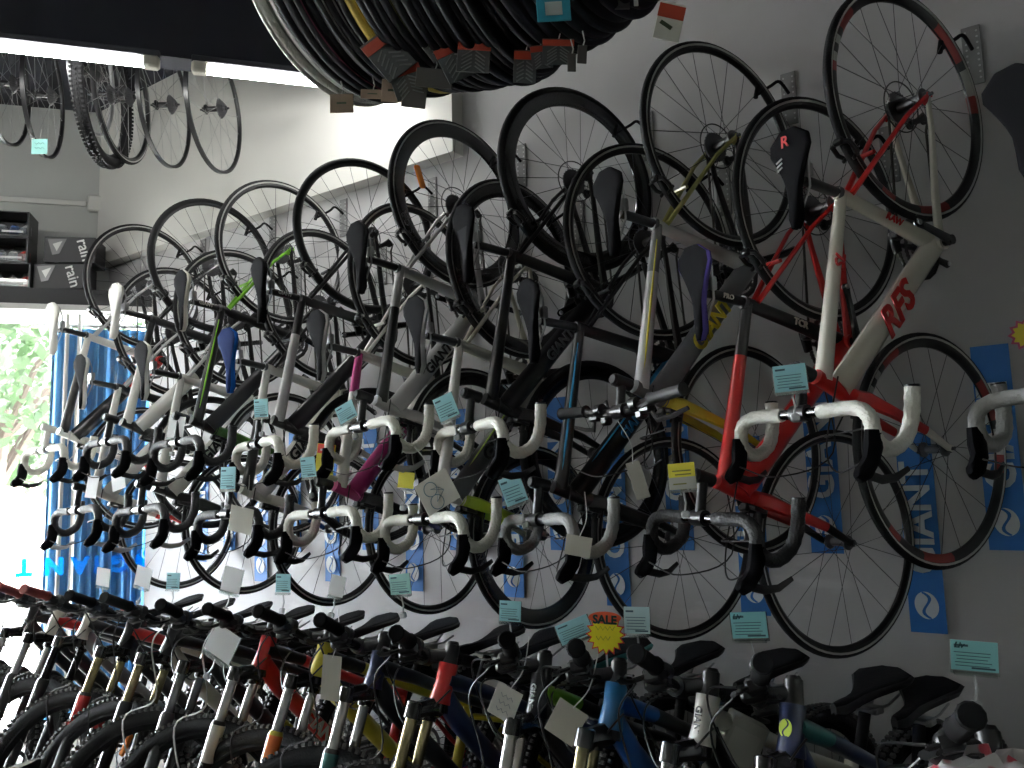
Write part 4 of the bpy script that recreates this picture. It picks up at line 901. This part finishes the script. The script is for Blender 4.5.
def card(kind, p, w, h, rot, label):
    o = bpy.data.objects.new('price_card' if kind not in ('be', 'wt') else 'paper_tag', None); COL.objects.link(o)
    a = radians(rot); o.matrix_basis = frameM((.968, .25, 0), (0, 0, 1), p) @ Matrix.Rotation(-a if False else a, 4, 'Y') @ Matrix.Rotation(random.uniform(-.1, .1), 4, 'X')
    tag(o, label, 'price card' if kind not in ('be', 'wt') else 'tag', 'price cards on the bikes')
    c = CC[kind]; ink = mat((.05, .12, .16), .5); b = MB(); y = -.002
    b.box((0, 0, 0), (w, .0012, h), None, 0, .0005)
    if kind in ('cy', 'gc', 'pc', 'liv'):
        b.box((-w * .28, y, h * .33), (w * .3, .0006, h * .07), None, 1)
        for k in range(5): b.box((-w * .05 + .02 * w * (k % 2), y, h * (.1 - .11 * k)), (w * (.78 - .06 * (k % 3)), .0005, h * .022), None, 1)
        b.box((w * .18, y, -h * .4), (w * .5, .0006, h * .06), None, 1)
    elif kind == 'ye':
        b.box((0, y, -h * .27), (w, .0006, h * .46), None, 2); b.box((0, y, h * .2), (w * .7, .0006, h * .05), None, 3); b.box((w * .05, y, h * .06), (w * .6, .0006, h * .05), None, 3); b.box((-w * .1, y - .0006, -h * .3), (w * .5, .0006, h * .05), None, 3)
    elif kind == 'ry': b.box((0, y, h * .36), (w * .9, .0006, h * .26), None, 4); b.box((0, y - .0006, h * .33), (w * .6, .0006, h * .05), None, 2)
    elif kind == 'bk':
        for s, q in ((-1, (.0, .16)), (1, (.02, -.26))):
            b.ring([(h * .2, y - .0006), (h * .2, y), (h * .225, y), (h * .225, y - .0006)], 24, 1, c=(w * (q[0] - .12), 0, h * q[1]))
        for a1, a2 in (((-.12, .16), (.1, .1)), ((.1, .1), (.2, -.05)), ((.2, -.05), (-.1, -.26)), ((.1, .1), (-.1, -.26)), ((-.12, .16), (.2, -.05))):
            b.tube([(w * a1[0], y, h * a1[1]), (w * a2[0], y, h * a2[1])], .0008, 4, 1)
    elif kind == 'wt':
        for k in range(3): b.tube([(-w * .25 + .1 * w * j, y, h * (.2 - .22 * k) + .004 * ((-1) ** j)) for j in range(6)], .0006, 4, 1)
    link('card', b.mesh('card', False), [mat(c, .45), ink, mat((.45, .46, .44), .5), mat((.2, .2, .05), .5), mat((.7, .05, .02), .5)], o)
    if kind == 'liv': letter('Liv', h * .26, (-w * .33, -.0022, h * .33), (1, 0, 0), (0, -1, 0), mat((.01, .08, .1), .5), o, ext=.0004, shear=.3, bold=.04)
    if kind in ('be', 'wt') or h > .099:
        b = MB(); b.tube(bez([(0, 0, h * .45), (.01, .01, h * .5 + .05), (-.01, .03, h * .5 + .12)], 4), .0015, 5); link('string', b.mesh('string'), [CW], o)
    else:
        b = MB(); b.box((0, .001, -.004), (w * 1.06, .0015, h * 1.12)); b.box((0, -.004, -h * .6), (w * .9, .012, .006)); link('clear_holder', b.mesh('clear_holder', False), [CLR], o)
        b = MB(); b.tube([(0, .002, -h * .6), (.003, .004, -h * .6 - .03), (-.002, .0, -h * .6 - .055)], .003, 6); b.box((0, 0, -h * .6 - .06), (.022, .016, .02), None, 0, .004); link('clip', b.mesh('clip'), [mat((.6, .62, .62), .25, trans=.4)], o)
for c_ in CARDS: card(*c_)
# sale starburst
o = bpy.data.objects.new('sale_sign', None); COL.objects.link(o); o.matrix_basis = frameM((.968, .25, 0), (0, 0, 1), (-1.085, -.93, 1.03)); tag(o, 'yellow starburst sign with red edge reading SALE on a red oval', 'sign')
def burst(r0, r1, n, sx=1, sy=1): return [((r0 if i % 2 else r1) * cos(pi * i / n) * sx, (r0 if i % 2 else r1) * sin(pi * i / n) * sy) for i in range(2 * n)]
b = MB(); b.prism([(x, z - .008) for x, z in burst(.042, .056, 16)], -.0006, .0006); link('red_backing', b.mesh('backing', False), [mat((.7, .04, .02), .4)], o)
b = MB(); b.prism([(x, z - .008) for x, z in burst(.038, .05, 16)], -.0018, -.0007); link('burst', b.mesh('burst', False), [mat((.85, .75, .02), .4)], o)
b = MB(); b.prism([(.045 * cos(a), .016 * sin(a) + .036) for a in [2 * pi * i / 28 for i in range(28)]], -.0032, -.0019); link('red_oval', b.mesh('oval', False), [mat((.75, .1, .03), .4)], o)
letter('SALE', .031, (0, -.0045, .03), (1, 0, -.03), (0, -1, 0), mat((.01, .04, .03), .4), o, ext=.0008, bold=.04)
b = MB()
for k, (z, n_) in enumerate(((.008, 9), (-.018, 7))): b.tube([(-.026 + .0065 * j, -.0026, z + .005 * ((-1) ** j)) for j in range(n_)], .0009, 4)
link('handwriting', b.mesh('handwriting'), [mat((.35, .4, .03), .5)], o)
b = MB(); b.tube([(0, .002, -.06), (.002, .002, -.1)], .003, 6); b.box((0, 0, -.105), (.02, .016, .02), None, 0, .004); link('clip', b.mesh('clip'), [mat((.6, .62, .62), .25, trans=.4)], o)
# white cardboard on the white bike and a printed bag at the lower right
b = MB(); b.box((0, 0, 0), (.085, .05, .1), None, 0, .004); b.box((0, -.0255, -.01), (.06, .001, .07), None, 1); o = link('cardboard_sleeve', b.mesh('cardboard_sleeve'), [mat((.42, .42, .38), .6), mat((.48, .48, .44), .6)]); o.matrix_basis = frameM((.8, .5, -.5), (.3, .2, .9), (-.66, -1.12, .86)); tag(o, 'pale cardboard sleeve wedged in the white mountain bike frame', 'packaging')
def blob(n1_=14, n2_=22):
    b = MB(); secs = []
    for i in range(n1_):
        ph = -pi / 2 + pi * (i + .5) / n1_; sec = []
        for k in range(n2_):
            a = 2 * pi * k / n2_; w = 1 + .1 * sin(3 * a + i) + .07 * sin(7 * a + 2 * i) + .05 * cos(5 * ph * 2 + a)
            sec.append((.13 * cos(ph) * cos(a) * w, .09 * cos(ph) * sin(a) * w, .075 * sin(ph) * w + .012 * sin(5 * a)))
        secs.append(sec)
    b.loft(secs); return b.mesh('plastic_bag')
m_ = bpy.data.materials.new('leaf_print'); m_.use_nodes = True; nt = m_.node_tree; bs = nt.nodes['Principled BSDF']; bs.inputs['Roughness'].default_value = .3
v = nt.nodes.new('ShaderNodeTexVoronoi'); v.inputs['Scale'].default_value = 26; rr_ = nt.nodes.new('ShaderNodeValToRGB'); e = rr_.color_ramp.elements; e[0].position = .25; e[0].color = (.55, .06, .09, 1); e[1].position = .33; e[1].color = (.62, .6, .6, 1)
tc = nt.nodes.new('ShaderNodeTexCoord'); nt.links.new(tc.outputs['Object'], v.inputs['Vector']); nt.links.new(v.outputs['Distance'], rr_.inputs[0]); nt.links.new(rr_.outputs[0], bs.inputs['Base Color'])
o = link('plastic_bag', blob(), [m_]); o.location = (-.13, -1.50, .93); tag(o, 'white plastic bag with pink leaf print at the lower right corner', 'bag')

def small_note(p, w, h, c, label, cat, lines=2, hang=.05):
    o = bpy.data.objects.new('paper_tag', None); COL.objects.link(o); o.matrix_basis = frameM((.82, .57, 0), (0, 0, 1), p); tag(o, label, cat)
    b = MB(); b.box((0, 0, 0), (w, .0015, h), None, 0, .0005)
    for k in range(lines): b.tube([(-w * .3 + .12 * w * j, -.0015, h * (.2 - .3 * k) + .004 * ((-1) ** j)) for j in range(6)], .0009, 4, 1)
    link('card', b.mesh('card', False), [mat(c, .5), mat((.03, .12, .12), .5)], o)
    b = MB(); b.tube([(0, 0, h * .48), (.004, .004, h * .5 + hang)], .0013, 5); link('string', b.mesh('string'), [CW], o)
small_note((-3.92, -1.11, 3.09), .075, .075, (.22, .5, .46), 'small green handwritten tag hanging below the spare wheels at the left', 'tag')
o = bpy.data.objects.new('star_sign', None); COL.objects.link(o); o.matrix_basis = frameM((1, 0, 0), (0, 0, 1), (-.085, -.02, 1.84)); tag(o, 'pink-edged yellow star sign at the right picture edge above the blue banner', 'sign')
b = MB(); b.prism(burst(.04, .052, 12), -.0006, .0006); link('pink_backing', b.mesh('backing', False), [mat((.6, .12, .2), .4)], o)
b = MB(); b.prism(burst(.032, .042, 12), -.0018, -.0007); link('burst', b.mesh('burst', False), [mat((.85, .75, .05), .4)], o)

# ------------------------------------------------------------------ shelf goods by the corner
DE3 = dE
def rain_box(pos, rot, label):
    o = bpy.data.objects.new('cardboard_box', None); COL.objects.link(o); R = Matrix.Rotation(rot, 4, 'Z'); o.matrix_basis = T(Vector(pos)) @ R; tag(o, label, 'box', 'black boxes stacked on the ledge')
    b = MB(); b.box((0, 0, .085), (.3, .2, .165), None, 0, .004); b.box((-.05, -.101, .085), (.0, .0, .0)); link('carton', b.mesh('carton'), [mat((.016, .016, .018), .45)], o)
    b = MB(); b.prism([(-.13, .15), (-.02, .155), (-.06, .06), (-.1, .05)], -.1022, -.1012); b.prism([(-.1, .12), (-.045, .14), (-.075, .075)], -.1032, -.1023, 1); link('silver_graphic', b.mesh('graphic', False), [mat((.13, .13, .13), .3, .4), mat((.4, .4, .38), .3, .3)], o)
    letter('rain', .095, (.085, -.1025, .085), (.28, 0, -.96), (0, -1, 0), mat((.7, .7, .68), .5), o, ext=.0008, bold=.01)
fa = atan2(-EY, -EX)
rain_box(tuple(onG(.36, .155 * -1)[:2]) + (2.72,), fa - .35, 'black carton reading rain, lower of the stacked pair on the ledge') if False else None
bp = onG(.53, -.0) - nE * .13
rain_box((bp.x, bp.y, 2.722), fa - .18, 'black carton reading rain, lower one of the stacked pair')
rain_box((bp.x + .05, bp.y + .03, 2.889), fa - .1, 'black carton reading rain, upper one of the stacked pair')
for k, (z, w) in enumerate(((2.722, .3), (2.885, .26), (3.05, .26))):
    o = bpy.data.objects.new('display_tray', None); COL.objects.link(o); q = onG(.86 + (.0 if k else .0), 0) - nE * .13; o.matrix_basis = T(Vector((q.x, q.y, z))) @ Matrix.Rotation(fa, 4, 'Z')
    tag(o, ['lowest and widest black accessory tray on the ledge at the left edge', 'middle black accessory tray with red goods at the left edge', 'top black accessory tray with blue goods at the left edge'][k], 'display tray', 'stacked accessory trays')
    b = MB(); b.box((0, 0, .006), (w, .2, .012)); b.box((0, .1, .08), (w, .01, .16)); b.box((-w / 2, 0, .08), (.01, .2, .16)); b.box((w / 2, 0, .08), (.01, .2, .16)); b.box((0, 0, .156), (w, .2, .006)); link('tray_body', b.mesh('tray', False), [mat((.02, .02, .022), .35)], o)
    b = MB(); b.box((0, -.1, .035), (w, .005, .045)); link('clear_front', b.mesh('front', False), [clear_mat(.6)], o)
    b = MB(); b.box((w * .18, -.104, .03), (w * .45, .002, .012)); link('price_strip', b.mesh('price_strip', False), [mat((.55, .55, .55), .5)], o)
    for j in range(4):
        b = MB(); b.box((0, 0, .035), (.045, .1, .06 + .01 * (j % 2)), Matrix.Rotation(.2 * j, 3, 'Z'), 0, .008); b.tube([(0, 0, .07), (.0, 0, .085)], .012, 8, 1)
        cc = [(.5, .04, .03), (.1, .1, .1), (.45, .42, .42), (.5, .05, .04)][j] if k < 2 else [(.02, .15, .4), (.3, .3, .3), (.02, .1, .3), (.4, .4, .4)][j]
        it = link('pump_accessory' if False else 'bike_light', b.mesh('bike_light'), [mat(cc, .4), BLK]); it.matrix_basis = o.matrix_basis @ T(-w * .36 + j * w * .24, -.02, .014)
        tag(it, ['%s small accessory, number %s from the left in the %s tray' % (n_, q_, ('lowest', 'middle', 'top')[k]) for n_, q_ in zip(('red', 'dark', 'pale', 'red') if k < 2 else ('blue', 'grey', 'blue', 'pale'), ('one', 'two', 'three', 'four'))][j], 'accessory', 'small goods in the accessory trays')

# ------------------------------------------------------------------ outside the shop window
def pleat(t0, t1, off, z0, z1, label, m):
    b = MB(); n = 60; vs = []
    for i in range(n + 1):
        t = t0 + (t1 - t0) * i / n; o2 = off + .018 * sin(i * 1.35) + .006 * sin(i * .6)
        q = onG(t, o2); q2 = onG(t, o2 - .003)
        vs += [(q.x, q.y, z0), (q.x, q.y, z1), (q2.x, q2.y, z0), (q2.x, q2.y, z1)]
    b.add(vs, [f for i in range(n) for f in ((i * 4, i * 4 + 1, i * 4 + 5, i * 4 + 4), (i * 4 + 2, i * 4 + 6, i * 4 + 7, i * 4 + 3))])
    o = link('curtain', b.mesh('curtain'), [m]); tag(o, label, 'curtain'); return o
pleat(-.15, .6, -.16, .1, 2.5, 'blue pleated curtain hanging beside the bright window', mat((.05, .22, .46), .7, var=.1, vscale=4))
b = MB(); b.tube([onG(-.2, -.16) + Vector((0, 0, 2.52)), onG(.7, -.16) + Vector((0, 0, 2.52))], .012, 8); tag(link('curtain_rail', b.mesh('curtain_rail'), [ALU]), 'metal rail holding the blue curtain', 'rail')
for t, lab in ((.50, 'white upright pole left of the other before the blue curtain'), (.43, 'white upright pole right of the other before the blue curtain')):
    b = MB(); b.tube([onG(t, -.1) + Vector((0, 0, .05)), onG(t, -.1) + Vector((0, 0, 2.58))], .013, 8); tag(link('upright_pole', b.mesh('upright_pole'), [WHT]), lab, 'pole', 'white poles before the curtain')
b = MB(); b.box((-16, -2, -.06), (24, 30, .1)); o = struct('ground', b, mat((.6, .58, .52), .9, var=.08, vscale=1)); 
LEAF = mat((.022, .05, .012), .7, var=.4, vscale=6); BARK = mat((.05, .035, .025), .9, bump=.5, bscale=8)
def tree(x, y, h, r, label, seed):
    rnd = random.Random(seed); o = bpy.data.objects.new('leafy_tree', None); COL.objects.link(o); o.location = (x, y, 0); tag(o, label, 'tree', 'trees outside the shop window')
    b = MB(); b.tube([(0, 0, 0), (.1, 0, h * .3), (.05, .1, h * .55)], [.14, .11, .07], 8)
    for k in range(9):
        a = rnd.uniform(0, 2 * pi); b.tube([(.08, .05, h * rnd.uniform(.25, .5)), (r * .4 * cos(a), r * .4 * sin(a), h * .65), (r * .8 * cos(a), r * .8 * sin(a), h * rnd.uniform(.6, .95))], [.05, .03, .012], 6)
    link('trunk', b.mesh('trunk'), [BARK], o)
    b = MB()
    for k in range(2600):
        u = rnd.gauss(0, 1), rnd.gauss(0, 1), rnd.gauss(0, 1); n = sqrt(sum(q * q for q in u)) or 1; rad = r * rnd.uniform(.45, 1)
        c = Vector((u[0] / n * rad, u[1] / n * rad, h * .68 + u[2] / n * rad * .8)); s = rnd.uniform(.05, .1)
        e1_ = Vector((rnd.gauss(0, 1), rnd.gauss(0, 1), rnd.gauss(0, 1))).normalized(); e2_ = e1_.orthogonal().normalized()
        b.add([c - e1_ * s, c + e2_ * s * .5, c + e1_ * s, c - e2_ * s * .5], [(0, 1, 2, 3)])
    lf = link('leaves', b.mesh('leaves', False), [LEAF], o); lf['kind'] = 'stuff'
tree(-9.2, 1.0, 4.3, 1.7, 'sunlit leafy tree nearest outside the window', 1); tree(-11.0, -1.2, 4.6, 1.9, 'leafy tree outside toward the left edge', 2); tree(-12, 3.2, 4.2, 1.8, 'leafy tree outside behind the nearest one', 3)
br = bpy.data.materials.new('brick'); br.use_nodes = True; nt = br.node_tree; t_ = nt.nodes.new('ShaderNodeTexBrick'); t_.inputs['Color1'].default_value = (.1, .045, .03, 1); t_.inputs['Color2'].default_value = (.13, .06, .04, 1); t_.inputs['Mortar'].default_value = (.5, .45, .4, 1); t_.inputs['Scale'].default_value = 3
tc = nt.nodes.new('ShaderNodeTexCoord'); nt.links.new(tc.outputs['Object'], t_.inputs['Vector']); nt.links.new(t_.outputs[0], nt.nodes['Principled BSDF'].inputs['Base Color'])
o = bpy.data.objects.new('brick_building', None); COL.objects.link(o); o.location = (-20, 5, 0); tag(o, 'brown brick building far beyond the trees outside', 'building')
b = MB(); b.box((0, 0, 2.6), (3, 14, 5.2)); link('facade', b.mesh('facade', False), [br], o); b = MB(); b.box((0, 0, 5.3), (3.4, 14.4, .25)); link('roof', b.mesh('roof', False), [mat((.4, .36, .3), .8)], o)
